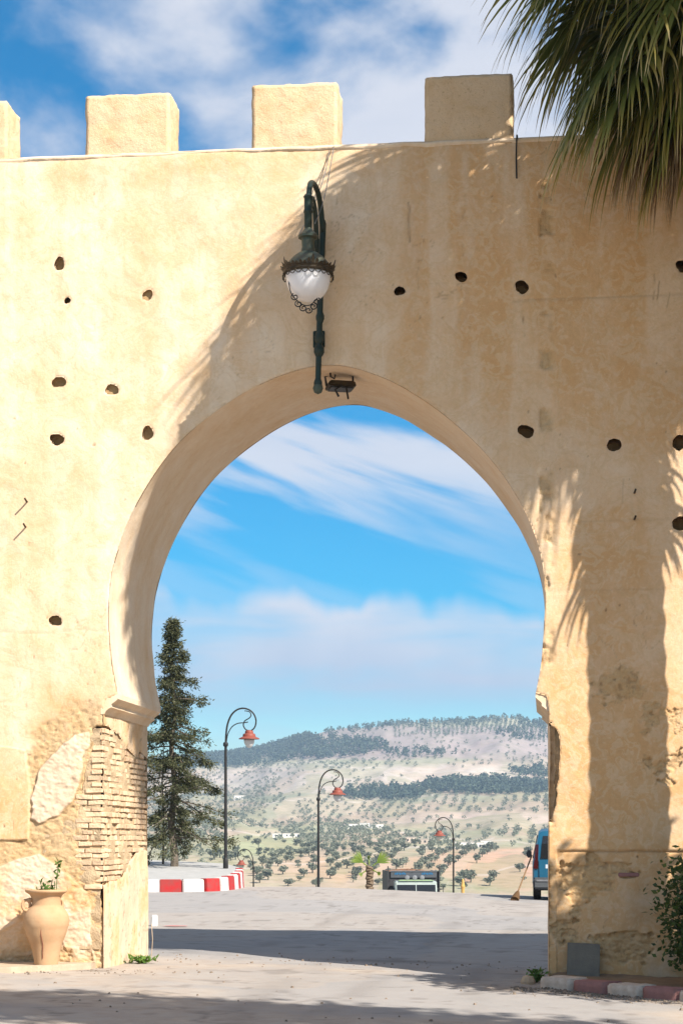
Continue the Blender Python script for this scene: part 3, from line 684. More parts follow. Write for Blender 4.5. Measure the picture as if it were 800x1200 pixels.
    rub *= 1 - smo; R = np.maximum(R, smo * (.50 + .4 * sst(V, z(880), z(960))))
    H += smo * .008
    rr = .5 * (fbm(U * 7, V * 13, 4, 103) - .5) + .8 * (fbm(U * 19, V * 27, 3, 104) - .5)
    H += rub * (rr * .026 - .018); Gm = np.maximum(Gm, rub * .8); Am = np.maximum(Am, rub * sst(-rr, .14, .24) * .75); Am = np.maximum(Am, np.exp(-((rub - .5) / .22) ** 2) * .16)
    # the pale lens of old render with its broken tail
    big = sdist(wpoly([(106, 856), (88, 862), (62, 885), (47, 905), (38, 935), (36, 960), (46, 967), (70, 957), (86, 938), (97, 905), (96, 888), (104, 875)]), U, V) + nf * .035 + n * .06
    lens = 1 - sst(big, -.012, .012); H += lens * .030; rub2 = lens * sst(fbm(U * 6, V * 6, 4, 111) * .6 + .45 * sst(U, PW(78, 900).x, PW(95, 900).x), .55, .7)
    H -= rub2 * (.006 - rr * .006); Bm = np.maximum(Bm, lens * (1 - .7 * rub2) * .7); R = np.maximum(R, 0); Gm *= 1 - lens * .85; R *= 1 - lens * .8; Am *= 1 - lens * .7; Am = np.maximum(Am, np.exp(-((big - .008) / .010) ** 2) * .45)
    low = sdist(wpoly([(-40, 1032), (10, 1012), (46, 1000), (70, 1018), (84, 1030), (100, 1045), (107, 1062), (107, 1096), (112, 1125), (112, 1180), (-40, 1180)]), U, V) + n * .05
    lowm = (1 - sst(low, -.012, .012)) * zl; H += lowm * .024; Gm *= 1 - lowm; Am *= 1 - lowm * .8
    tone = fbm(U * 1.8, V * 1.8, 4, 121); Bm = np.maximum(Bm * (1 - lowm), lowm * sst(tone, .42, .6) * .5); R = np.maximum(R * (1 - lowm), lowm * sst(tone, .58, .44) * .85)
    Am = np.maximum(Am, np.exp(-((low - .004) / .009) ** 2) * .4 * zl); lcr = np.abs(fbm(U * 2.6, V * 2.6, 4, 125) - .5); lcm = lowm * sst(-lcr, -.006, -.0015) * sst(fbm(U * 1.3, V * 1.3, 3, 126), .5, .58); Am = np.maximum(Am, lcm * .55); H -= lcm * .005
    diag = sdist(wpoly([(-40, 1100), (0, 1092), (34, 1072), (60, 1076), (80, 1120), (90, 1180), (-40, 1180)]), U, V) + n * .03
    dm = (1 - sst(diag, -.01, .01)) * zl; H -= dm * .016; R = np.maximum(R, dm * .65); Bm *= 1 - dm * .7
    foot = sst(V, .45, .12) * zl * sst(fbm(U * 2.5, V * 4, 4, 131), .48, .58); H -= foot * (.02 - rr * .05); Gm = np.maximum(Gm, foot * .8)
    # ---- right pier
    zr = (U > XR - .1)
    for px, py, rx, ry, dp in ((700, 1032, 34, 24, .035), (735, 1110, 36, 17, .03), (672, 1068, 7, 4, .02), (655, 1090, 9, 16, .03), (790, 890, 26, 22, .018), (765, 845, 30, 16, .012), (668, 1098, 10, 8, .015), (762, 1095, 4, 3, .02), (720, 800, 30, 18, .008)):
        c = PW(px, py); d = np.hypot((U - c.x) / (rx / 98), (V - c.z) / (ry / 98)) + n * 1.1
        d = d + n * 1.6 + nf * 1.2 + (fbm(U * 6, V * 11, 3, int(px)) - .5) * 1.3
        mk = (1 - sst(d, .70, .82)) * zr; H -= mk * (dp - rr * .045); Gm = np.maximum(Gm, mk * .65); Am = np.maximum(Am, mk * sst(-rr, .1, .22) * .5)
        R = np.maximum(R, (1 - sst(d, .8, 1.5)) * .45 * zr)
    c = PW(700, 998); below = sst(-V, -c.z - .03 - .012, -c.z + .012) * zr * (U > PW(652, 1000).x); H -= below * .016
    ledge = np.exp(-((V - c.z + (fbm(U * 3, U * 0, 3, 6) - .5) * .03) / .012) ** 2) * zr * (U > PW(655, 1000).x); H -= ledge * .014; Am = np.maximum(Am, ledge * .5)
    R = np.maximum(R, below * (.40 + .5 * sst(fbm(U * 2, V * 2, 4, 141), .4, .6))); Bm = np.maximum(Bm, below * sst(fbm(U * 2.4, V * 1.3, 4, 143), .58, .7) * .55)
    Am = np.maximum(Am, below * sst(fbm(U * 1.8, V * 1.2, 4, 145), .5, .75) * .30)
    R = np.maximum(R, zr * sst(V, z(700), z(830)) * (.25 + .6 * sst(fbm(U * 1.9, V * 1.1, 4, 147), .38, .6)))
    c2 = PW(757, 870); ring = sdist(wpoly([(650, 868), (800, 868), (800, 874), (650, 874)]), U, V)
    ero = zr * sst(U, XR + .10, XR) * sst(fbm(U * 4, V * 4, 4, 151), .5, .62); H -= ero * (.03 - rr * .05); Gm = np.maximum(Gm, ero * .7)
    # general ruggedness
    H += nf * .004 + np.maximum(Gm, .15) * (fbm(U * 22, V * 22, 2, 160) - .5) * .012
    A = np.stack([np.clip(R, 0, 1), np.clip(Gm, 0, 1), np.clip(Bm, 0, 1), np.clip(Am, 0, 1)], -1)
    cutters = [(OPEN, 0.05, False)] + [(hole_poly(*h, i), (.10, .14, .07, .12, .08, .16, .11, .13)[i % 8] if i < 8 else .26, True) for i, h in enumerate(HOLES)] + [(BRK, 0.07, False), (SLOT, 0.10, False)]
    o = sheet('plaster_face', us, vs_, cutters, H, A, lambda u, v, h: np.stack([u, -h, v], -1), 'plaster', gate)
    # the same wall running on to either side, out of view
    for x0, x1 in ((-16, -8.39), (2.41, 9)):
        us2 = np.arange(x0, x1 + .01, .08); us2[-1] = x1; vs2 = np.arange(-.36, WZ, .08); vs2[-1] = WZ
        U, V = np.meshgrid(us2, vs2); H = (fbm(U * .7, V * .7, 4, 1) - .5) * 0.05 * np.minimum(1, np.minimum(abs(U + 8.4), abs(U - 2.4)) + .2)
        A = np.stack([sst(fbm(U * 1.1, V * .8, 5, 51), .5, .72) * .4 + sst(V, 2.5, 1.0) * .3, 0 * U, 0 * U, 0 * U], -1)
        sheet('plaster_face', us2, vs2, [], H, A, lambda u, v, h: np.stack([u, -h, v], -1), 'plaster', gate)
build_front()

def build_arch():
    # soffit of the arch, lofted from the front outline to the back one
    n = len(ARCH); zc = ARCH[0][1]; za = max(p[1] for p in ARCH)
    ss_ = np.linspace(0.012, T, 44); V = []; 
    for s in ss_:
        for i, (x, zz) in enumerate(ARCH):
            w = (zz - zc) / (za - zc)
            dz = 0.10 * w * w * (s / T); nx = (fbm(np.array(i * .12), np.array(s * 1.2), 3, 8) - .5) * .03 * min(1, s * 5)
            cxm = -2.62; nn = Vector((x - cxm, zz - 4.4)); nn.normalize()
            V.append((x + nn.x * float(nx), s, zz + dz + nn.y * float(nx)))
    Q = [(j * n + i, j * n + i + 1, (j + 1) * n + i + 1, (j + 1) * n + i) for j in range(len(ss_) - 1) for i in range(n - 1)]
    link('soffit', npmesh('soffit', V, Q, True), 'soffit', gate)
    # imposts: stepped mouldings from the foot of the arch back to the jamb
    for sx, xj, foot in ((1, XL, ARCH[0]), (-1, XR, ARCH[-1])):
        o_ = abs(foot[0] - xj); z0 = foot[1]; h = z0 - ZI
        pr = [(-.03, z0 + .012), (o_ + .004, z0 + .012), (o_ + .004, z0 - .05), (o_ * .86, z0 - .075), (o_ * .66, z0 - .10), (o_ * .56, z0 - .115), (o_ * .56, z0 - .15), (o_ * .40, z0 - .165), (o_ * .22, z0 - .19), (.012, ZI - .01), (-.03, ZI - .01)]
        mb = MB(); st = np.linspace(.003 if sx > 0 else .012, T, 26)
        for s in st:
            mb.v += [(xj + sx * (a + (0 if a < 0 else (float(fbm(np.array(s * 3), np.array(b * 9), 3, 5)) - .5) * .012)), s, b) for a, b in pr]
        m = len(pr)
        for j in range(len(st) - 1):
            for i in range(m): mb.f.append((j * m + i, j * m + (i + 1) % m, (j + 1) * m + (i + 1) % m, (j + 1) * m + i))
        mb.f += [tuple(range(m)), tuple((len(st) - 1) * m + i for i in range(m))]
        o = mb.build('impost', 'soffit', gate); autosmooth(o, 30)
    # jambs
    js = np.linspace(0.0, T, 126); zs = np.arange(-.36, ZI, .02); zs[-1] = ZI
    S, Z = np.meshgrid(js, zs)
    def jp(pts):                              # outline on the left jamb from pixels
        out = []
        for px, py in pts:
            r = ray(px, py); t = (XL - CAM.x) / r.x; p = CAM + r * t; out.append((p.y, p.z))
        return out
    ragged = jp([(119.5, 849), (127, 851), (134, 857), (140, 862), (145, 871), (152, 879), (158, 885), (161, 886), (165, 881), (170, 887), (178, 894), (183, 896), (183, 999), (177, 998), (171, 996), (165, 996), (158, 1001), (152, 1010), (148, 1020), (143, 1028), (136, 1032), (128, 1033), (122, 1037)])
    ragged = [(-.2, ragged[0][1])] + ragged + [(-.2, ragged[-1][1])]
    rz = []
    r = random.Random(5)
    for i in range(len(ragged)):
        a, b = ragged[i], ragged[(i + 1) % len(ragged)]
        for k in range(4): rz.append((a[0] + (b[0] - a[0]) * k / 4 + r.uniform(-.015, .015), a[1] + (b[1] - a[1]) * k / 4 + r.uniform(-.012, .012)))
    n = fbm(S * 3, Z * 3, 4, 31) - .5
    H = (fbm(S * 1.2, Z * 1.2, 4, 33) - .5) * .03 + (fbm(S * 8, Z * 8, 3, 34) - .5) * .006
    lowm = sst(-Z, -1.35, -1.1); H += lowm * .012
    tone = fbm(S * 3.2, Z * 1.1, 5, 35); crk = sst(-abs(tone - .5), -.012, -.004) * lowm
    strk = fbm(S * 9, Z * 1.4, 4, 37); pits = sst(fbm(S * 24, Z * 24, 2, 38), .80, .9)
    iso = fbm(S * 3.4, Z * 2.4, 5, 39)
    A = np.stack([np.clip(sst(iso, .56, .40) * .55 + .20, 0, 1), np.clip(crk * .4 + pits * .5, 0, 1), np.clip((sst(iso, .47, .60) * .65 + sst(strk, .56, .70) * .25) * lowm, 0, 1), np.clip(crk * .40 + sst(iso, .60, .74) * .14 + sst(strk, .62, .74) * .10 * lowm + pits * .4, 0, 1)], -1); H -= pits * .006
    H = H * np.clip(S * 12, 0, 1) + .006 * (1 - np.clip(S * 12, 0, 1))
    ob = sheet('jamb_plaster', js, zs, [(rz, .06, False)], H, A, lambda s, z, h: np.stack([XL + h, s, z], -1), 'plaster', gate)
    H2 = (fbm(S * 2, Z * 2, 4, 36) - .5) * .03 * np.clip(S * 8, 0, 1); A2 = np.stack([sst(tone, .55, .4) * .5, 0 * S, 0 * S, 0 * S], -1)
    rs = [(-.2, PW(640, 848).z), (.10, PW(640, 852).z), (.16, PW(640, 900).z), (.08, PW(640, 960).z), (-.2, PW(640, 964).z)]
    ob2 = sheet('jamb_plaster', js[::-1], zs, [(rs, .08, False)], H2[:, ::-1], A2[:, ::-1], lambda s, z, h: np.stack([XR - h, s, z], -1), 'plaster', gate)
    # rough core behind the fallen render
    for xa, xb, za_, zb in ((XL - .75, XL - .033, .3, 2.95), (XR + .10 - .03, XR + .5, 1.6, 3.1)):
        us = np.arange(xa, xb, .03); us[-1] = xb; vz = np.arange(za_, zb, .03); U, V = np.meshgrid(us, vz)
        Y = .024 + (fbm(U * 5, V * 12, 4, 15) - .5) * .05 - .022 * sst(fbm(U * 3.6, V * 3.4, 4, 19), .58, .70)
        left = xa < -3
        if not left: Y = Y + .035
        nv, nu = U.shape; I = np.arange(nu * nv).reshape(nv, nu)
        Vv = np.stack([U, Y, V], -1).reshape(-1, 3); Q = np.stack([I[:-1, :-1], I[:-1, 1:], I[1:, 1:], I[1:, :-1]], -1).reshape(-1, 4)
        ys = np.arange(.02, T, .03); Yg, V2 = np.meshgrid(ys, vz); xs = (XL - .025 if left else XR + .07) + (fbm(Yg * 5, V2 * 12, 4, 16) - .5) * .045 + (.022 * sst(fbm(Yg * 2.6, V2 * 3.4, 4, 19) + .10 * sst(V2, 2.0, 2.6) * (Yg < 1.2), .58, .70) if left else 0)
        I2 = np.arange(Yg.size).reshape(Yg.shape) + len(Vv); Vv = np.concatenate([Vv, np.stack([xs, Yg, V2], -1).reshape(-1, 3)])
        Q = np.concatenate([Q, np.stack([I2[:-1, :-1], I2[:-1, 1:], I2[1:, 1:], I2[1:, :-1]], -1).reshape(-1, 4)])
        link('mortar_core', npmesh('mortar_core', Vv, Q, True), 'mortar', gate)
    return rz
JAMB_RAG = build_arch()

def build_bricks():
    vars_ = []
    for k in range(6):
        r = random.Random(40 + k); bm = bmesh.new(); bmesh.ops.create_cube(bm, size=1.0)
        bmesh.ops.bevel(bm, geom=bm.edges[:], offset=0.07, segments=1, affect='EDGES')
        for v in bm.verts: v.co += Vector((r.uniform(-.03, .03), r.uniform(-.03, .03), r.uniform(-.06, .06)))
        me = bpy.data.meshes.new('brick'); bm.to_mesh(me); bm.free(); me.materials.append(M['brick']); vars_.append(me)
    r = random.Random(3); z0, z1 = PW(119, 1070).z, PW(119, 852).z; ch = 0.0715; n = int((z1 - z0) / ch); cnt = 0
    def put(c, size):
        o = bpy.data.objects.new('brick', r.choice(vars_)); COL.objects.link(o); o.parent = gate; o.matrix_parent_inverse = Matrix.Translation(-gate.location)
        o.location = c; o.scale = size; o.rotation_euler = (r.gauss(0, .022), r.gauss(0, .022), r.gauss(0, .02))
    def okf(x, z): return inside(BRK, np.array([x]), np.array([z]))[0]
    def okj(s, z): return inside(JAMB_RAG, np.array([s]), np.array([z]))[0]
    for i in range(n):
        z = z0 + (i + .5) * ch + r.uniform(-.008, .008); odd = i % 2
        hh = r.uniform(.042, .056)
        top = z > PW(119, 925).z
        # front face
        x = XL - (0.0 if not odd else .125)
        while x > XL - .6:
            w = r.uniform(.13, .24)
            if okf(x - w * .4, z):
                dp = .13; pr = r.gauss(-.006, .009) - (.010 if top else 0); put((x - w / 2, dp / 2 - pr - .002, z), (w - .014, dp, hh)); cnt += 1
            x -= w
        s = .13 if not odd else 0.0
        while s < T - .08:
            w = min(r.uniform(.14, .29), T - s)
            if okj(s + w * .5, z) and r.random() > .05:
                dp = .13; pr = r.gauss(-.006, .010) - (.013 if (top and s < 1.3) else 0); put((XL - dp / 2 + pr, s + w / 2, z), (dp, w - .016, hh)); cnt += 1
            s += w
    return cnt
build_bricks()

def build_rest_of_wall():
    # back face, top walk and ends
    mb = MB(); x0, x1, zb = -16.0, 9.0, -.4
    top = [(x0, WZ), (x1, WZ)]
    pts = [(x0, zb), (XL, zb), (XL, ZI)] + [(a, b + .10 * ((b - ZA) / (7.2 - ZA)) ** 2) for a, b in ARCH] + [(XR, ZI), (XR, zb), (x1, zb)]
    from mathutils.geometry import tessellate_polygon
    pts += [(x1, WZ), (x0, WZ)]
    mb.add([(a, T, b) for a, b in pts], tessellate_polygon([[Vector((a, b, 0)) for a, b in pts]]))
    us = np.arange(x0, x1 + .01, .25)
    v = []; f = []
    for i, u in enumerate(us):
        v += [(u, .0, WZ - .002), (u, .03, WZ + .012), (u, T, WZ)]
        if i: f += [(3 * i - 3, 3 * i, 3 * i + 1, 3 * i - 2), (3 * i - 2, 3 * i + 1, 3 * i + 2, 3 * i - 1)]
    mb.add(v, f)
    mb.add([(x0, 0, zb), (x0, T, zb), (x0, T, WZ), (x0, 0, WZ)], [(0, 1, 2, 3)]); mb.add([(x1, 0, zb), (x1, T, zb), (x1, T, WZ), (x1, 0, WZ)], [(3, 2, 1, 0)])
    mb.build('wall_back', 'plaster', gate)
    xs = np.arange(x0, x1 + .01, .06); r = random.Random(2); cp = MB(); v = []
    for i, u in enumerate(xs):
        a = (float(fbm(np.array(u * 3.0), np.array(1.0), 4, 4)) - .5) * .05; b = (float(fbm(np.array(u * 5.0), np.array(7.0), 3, 6)) - .5) * .03
        v += [(u, .06, WZ - .10), (u, .030, WZ - .055 + a), (u, -.004 + b * .4, WZ - .025 + a * .6), (u, .002 + b * .4, WZ + .006 + a * .2), (u, .5, WZ + .012)]
        if i:
            for k in range(4): cp.f.append((5 * i - 5 + k, 5 * i + k, 5 * i + k + 1, 5 * i - 4 + k))
    cp.v = v; cp.build('coping', 'soffit', gate, True)
    # merlons
    spans = [(-86, 9, 119), (100, 199, 109.5), (295, 395, 97.5), (497, 600.5, 87), (701, 806, 78)]
    for k in range(-4, 9):
        if 0 <= k < 5:
            a, b, py = spans[k]; xa, xb, zt = PW(a, py).x, PW(b, py).x, PW((a + b) / 2, py).z
        else:
            xa = PW(100, 110).x + (k - 1) * 2.06; xb = xa + 1.03; zt = WZ + .72
        if xa < -15.9 or xb > 8.9: continue
        th = .55; bm = bmesh.new(); bmesh.ops.create_cube(bm, size=1.0)
        for v in bm.verts:
            v.co = Vector(((xa + xb) / 2 + v.co.x * (xb - xa), th / 2 + .012 + v.co.y * th, (WZ - .06 + zt) / 2 + v.co.z * (zt - WZ + .06)))
        bmesh.ops.bevel(bm, geom=[e for e in bm.edges], offset=.014, segments=2, affect='EDGES')
        bmesh.ops.subdivide_edges(bm, edges=[e for e in bm.edges if e.calc_length() > .2], cuts=26, use_grid_fill=True)
        P = np.array([v.co[:] for v in bm.verts]); edge = (np.minimum(abs(P[:, 0] - xa), abs(P[:, 0] - xb)) < .05) | (abs(P[:, 2] - zt) < .05); nn = (fbm(P[:, 0] * 6 + P[:, 1] * 5, P[:, 2] * 6 + P[:, 1] * 3, 4, k + 60) - .5) * np.where(edge, .035, .025)
        nh = (fbm(P[:, 0] * 25 + P[:, 1] * 21, P[:, 2] * 25, 2, k + 90) - .5) * .010
        bm.normal_update()
        for v, a_ in zip(bm.verts, nn + nh): v.co += v.normal * float(a_)
        me = bpy.data.meshes.new('merlon'); bm.to_mesh(me); bm.free(); me.polygons.foreach_set('use_smooth', [True] * len(me.polygons))
        link('merlon', me, 'merlon', gate)
build_rest_of_wall()

# ------------------------------------------------------------------ lamp on the wall
def build_wall_lamp():
    t = thing('wall_lantern', 'green iron wall lantern with white glass globe above the arch', 'lantern', PW(372, 455, 0.1))
    zb, zt = PW(371, 450, .1).z, PW(376, 262, .1).z; x = PW(372.5, 400, .1).x
    # plates and standard against the wall
    mb = MB(); TL = .06; pts = [(x, -.10, zb), (x + TL * .35, -.10, zb + .8), (x + TL * .6, -.10, zb + 1.3), (x + TL, -.10, zt)]
    mb.tube(pts, [.034, .036, .037, .038], 12); pole = mb.build('wall_pole', 'green_iron', t); autosmooth(pole)
    for zz, r in ((zb, .05), (PW(372, 411, .1).z, .062), (PW(372, 396, .1).z, .058), (PW(373, 372, .1).z, .05)):
        mb = MB(); mb.lathe([(.02, -.08), (r * .7, -.06), (r, -.02), (r, .02), (r * .7, .06), (.03, .08)], (x + TL * (zz - zb) / (zt - zb), -.10, zz), 14); autosmooth(mb.build('collar', 'green_iron', t))
    mb = MB(); mb.lathe([(.005, -.07), (.045, -.05), (.062, 0), (.045, .05), (.02, .07)], (x, -.10, zb - .05), 14); autosmooth(mb.build('finial', 'patina', t))
    for zz in (zb + .55, zt - .25):
        mb = MB(); mb.box((x, -.03, zz), (.06, .07, .10)); mb.box((x, .0, zz), (.14, .03, .20)); mb.build('wall_clamp', 'green_iron', t, bevel=.008)
    # gooseneck arm: up, over and down towards the viewer
    E = 1.02; ztop = PW(370, 217, .56).z; zl = PW(362, 286, E).z
    arm = [(x + TL, -.10, zt - .1), (x + TL, -.10, zt + .02), (x + TL, -.13, ztop - .38), (x + TL * .8, -.22, ztop - .16), (x + TL * .6, -.38, ztop - .035), (x + TL * .3, -.56, ztop), (x, -.75, ztop - .04), (x, -.90, ztop - .16), (x, -.99, ztop - .36), (x, -E, ztop - .6), (x, -E, zl)]
    mb = MB(); mb.tube(spline(arm, 6), .033, 10); autosmooth(mb.build('arm', 'green_iron', t), 60)
    # scroll inside the bend
    mb = MB(); c = (-.56, ztop - .52); pts = []
    for k in range(40):
        a = -math.pi * .5 + k / 39 * math.pi * 2.6; r = .44 - .30 * k / 39; pts.append((x, c[0] + r * math.cos(a), c[1] + r * math.sin(a) * 1.15))
    mb.tube(pts, [.022 - .008 * k / 39 for k in range(40)], 8); autosmooth(mb.build('scroll', 'green_iron', t), 60)
    mb = MB(); mb.tube(spline([(x, -.12, zt - .55), (x, -.30, zt - .35), (x, -.45, zt - .02), (x, -.62, zt + .05), (x, -.78, zt - .04)], 6), .018, 8); autosmooth(mb.build('brace', 'green_iron', t), 60)
    # knuckles on the drop
    mb = MB(); mb.lathe([(.03, -.20), (.045, -.17), (.045, -.02), (.055, .0), (.045, .03), (.045, .15), (.055, .17), (.033, .20)], (x, -E, ztop - .46), 12); autosmooth(mb.build('sleeve', 'green_iron', t))
    mb = MB(); mb.lathe([(.02, -.06), (.05, -.04), (.055, 0), (.05, .04), (.02, .06)], (x + .0, -E + .10, ztop - .70), 12); mb.build('insulator', 'black_iron', t, True)
    # lantern
    zr = PW(362, 319, E).z; c = (x, -E, zr)
    R = .262
    mb = MB(); mb.lathe([(R * 1.02, 0), (R * .98, .05), (R * .85, .11), (R * .66, .165), (R * .46, .205), (R * .30, .225), (R * .30, .25), (R * .27, .28), (R * .29, .37), (R * .42, .385), (R * .43, .41), (R * .32, .44), (R * .20, .47), (.035, .50), (.03, .60)], c, 32)
    autosmooth(mb.build('lantern_cap', 'patina', t), 35)
    mb = MB()
    mb.lathe([(R * 1.0, -.035), (R * 1.06, -.032), (R * 1.09, -.015), (R * 1.06, .0), (R * 1.09, .015), (R * 1.0, .03), (R * .9, .03)], c, 40)
    n = 40
    for k in range(n):                       # pierced cresting: tall leaf points alternating with low ones, turned a little outward
        a = 2 * math.pi * k / n; hgt = .030 + (.080 if k % 8 == 0 else (.032 if k % 8 in (1, 7) else (.012 if k % 8 in (3, 5) else 0))); w = math.pi / n * .95
        p = []
        for aa, rr, zz in ((a - w, R * 1.10, .02), (a + w, R * 1.10, .02), (a + w * .8, R * 1.15, .02 + hgt * .55), (a, R * 1.20, .02 + hgt), (a - w * .8, R * 1.15, .02 + hgt * .55)):
            p.append((c[0] + rr * math.cos(aa), c[1] + rr * math.sin(aa), c[2] + zz))
        q = [(2 * 0 + v[0] + (c[0] - v[0]) * .03, v[1] + (c[1] - v[1]) * .03, v[2]) for v in p]
        mb.add(p + q, [(0, 1, 2, 3, 4), (9, 8, 7, 6, 5), (0, 5, 6, 1), (1, 6, 7, 2), (2, 7, 8, 3), (3, 8, 9, 4), (4, 9, 5, 0)])
    for k in range(24):                      # loops of the lower fringe
        a = 2 * math.pi * k / 24; pp = []
        for j in range(9):
            b = math.pi * j / 8; aa = a + math.cos(b) * math.pi / 26; pp.append((c[0] + R * 1.09 * math.cos(aa), c[1] + R * 1.09 * math.sin(aa), c[2] - .032 - .045 * math.sin(b)))
        mb.tube(pp, .0055, 5)
    autosmooth(mb.build('crown_ring', 'dark_brass', t), 30)
    mb = MB(); pr = [(R * .97 * math.cos(a) ** .75, -.02 - .30 * math.sin(a)) for a in np.linspace(0, math.pi / 2 * .985, 16)]
    mb.lathe([(R * .9, .0)] + pr, c, 40); o = mb.build('globe', 'opal', t, True)
    # broken remains of the wrought skirt hanging under the globe
    mb = MB(); e = E + .12
    for px_, py_, sg in ((345.5, 348, 1), (350, 356, 1), (355.5, 361, 1), (361.5, 363.5, -1), (367, 359, -1), (371, 353, -1)):
        q0 = PW(px_, py_, e); pp = []
        for j in range(18):
            b = j / 17 * math.pi * 2.6 + 2.0; q = .045 * (1 - j / 17 * .72); pp.append(q0 + Vector((sg * q * math.cos(b), .01 * math.sin(b), q * math.sin(b))))
        mb.tube(pp, .007, 5)
    mb.tube(spline([tuple(PW(336.5, 318, E)), tuple(PW(338, 330, e)), tuple(PW(341, 343, e)), tuple(PW(348, 352, e)), tuple(PW(356, 357.5, e)), tuple(PW(364, 357, e)), tuple(PW(372, 349, e))], 4), .006, 5)
    mb.build('skirt_scroll', 'black_iron', t)
    return x, E, ztop
LAMP_X, LAMP_E, LAMP_Z = build_wall_lamp()

def build_floodlight():
    p = PW(398, 449, 0); zs = p.z + .02; y0 = .62
    # hangs from the soffit, a bit inside the arch
    r = ray(397, 452); t_ = (y0 + D) / r.y; p = CAM + r * t_
    t = thing('floodlight', 'small dark floodlight fixed under the crown of the arch', 'floodlight', p)
    mb = MB(); mb.box((p.x + .02, p.y, p.z), (.34, .30, .07), 0.3, 0, .9); mb.build('housing', 'dark_brass', t, bevel=.012)
    mb = MB(); mb.box((p.x + .02, p.y, p.z - .045), (.27, .22, .015), 0.3); mb.build('lens', 'truck_dark', t)
    mb = MB(); mb.tube([(p.x - .15, p.y, p.z), (p.x - .17, p.y, p.z + .12), (p.x, p.y, p.z + .17), (p.x + .17, p.y, p.z + .12), (p.x + .17, p.y, p.z)], .016, 6); mb.tube([(p.x, p.y, p.z + .16), (p.x, p.y, p.z + .40)], .02, 6)
    mb.build('bracket', 'black_iron', t)
    mb = MB(); mb.tube([(p.x + .05, p.y - .12, p.z - .03), (p.x - .02, p.y - .22, p.z - .10), (p.x + .02, p.y - .2, p.z - .18)], .014, 6); mb.tube([(p.x + .10, p.y - .1, p.z - .05), (p.x + .13, p.y - .16, p.z - .2)], .012, 6); mb.build('clamp', 'black_iron', t)
    r = ray(387, 441); t_ = (.45 + D) / r.y; q = CAM + r * t_
    k = thing('ceiling_hook', 'tiny dark hook in the soffit beside the floodlight', 'hook', q)
    mb = MB(); mb.tube([q + Vector((0, 0, .12)), q, q + Vector((.05, 0, -.03)), q + Vector((.06, 0, .02))], .012, 6); mb.lathe([(.05, .0), (.05, .02)], q + Vector((0, 0, .07)), 10); mb.build('hook_body', 'black_iron', k)
build_floodlight()

def wire(name, pts, r, mat, label, cat='cable'):
    mb = MB(); mb.tube(pts, r, 6); o = mb.build(name, mat); setp(o, label, cat); return o
a, b = PW(392, 168, .03), Vector((LAMP_X, -.55, LAMP_Z - .2))
wire('cable', spline([PW(391, 171, .01), PW(388, 190, .2), PW(379, 235, .45), PW(369, 262, .7)], 6), .005, 'steel', 'thin wire running from the wall top down to the lantern arm')
wire('cable', spline([PW(386, 176, .01), PW(380, 205, .05), PW(368, 240, .08), PW(350, 276, .02)], 6), .005, 'steel', 'thin wire slanting across the wall left of the lantern arm')
wire('cable', spline([(PW(605.5, 158).x, .3, WZ + .03), (PW(605.5, 158).x, .02, WZ + .035), PW(605, 163, .03), PW(604.5, 185, .035), PW(605, 209, .035)], 5), .010, 'black_iron', 'short black cable end hanging over the wall top beside the palm')
for (x0, y0, x1, y1, lab) in ((738, 583, 746, 573, 'upper of two rusty pegs in the wall below the putlog holes on the right'), (738, 614, 746, 604, 'lower of two rusty pegs in the wall below the putlog holes on the right'),
                              (28, 592, 35, 585, 'upper of two thin pegs in the sunlit wall at far left'), (26, 622, 34, 614, 'lower of two thin pegs in the sunlit wall at far left')):
    p = PW((x0 + x1) / 2, (y0 + y1) / 2, 0); o = MB().tube([p + Vector((0, .1, 0)), p + Vector((.01, -.05, .005)), p + Vector((.015, -.13, .02))], .012, 6).build('wall_peg', 'dark_brass'); setp(o, lab, 'peg', 'pegs in the wall')

# ------------------------------------------------------------------ foot of the wall
def build_ledge():
    pts = [(PW(-300, 1000).x, .0), (PW(112, 1000).x, .0), (PW(112, 1000).x, -.22), (PW(40, 1000).x, -.95), (PW(-300, 1000).x, -1.5)]
    mb = MB(); n = len(pts)
    P = []
    for i in range(n):
        a, b = pts[i], pts[(i + 1) % n]
        for k in range(12): P.append((a[0] + (b[0] - a[0]) * k / 12, a[1] + (b[1] - a[1]) * k / 12 + (random.uniform(-.015, .015) if i in (2, 3) else .02)))
    v = [(x, y, .145 + random.uniform(-.006, .006)) for x, y in P] + [(x, y - (.01 if y < -.1 else 0), -.2) for x, y in P]; m = len(P)
    mb.add(v, [tuple(range(m))] + [(i, i + m, (i + 1) % m + m, (i + 1) % m) for i in range(m)])
    o = mb.build('stone_ledge', 'ledge'); setp(o, 'low worn stone ledge under the terracotta urn', 'ledge')
    bm = bmesh.new(); bm.from_mesh(o.data); bmesh.ops.recalc_face_normals(bm, faces=bm.faces); bm.to_mesh(o.data); bm.free()
build_ledge()

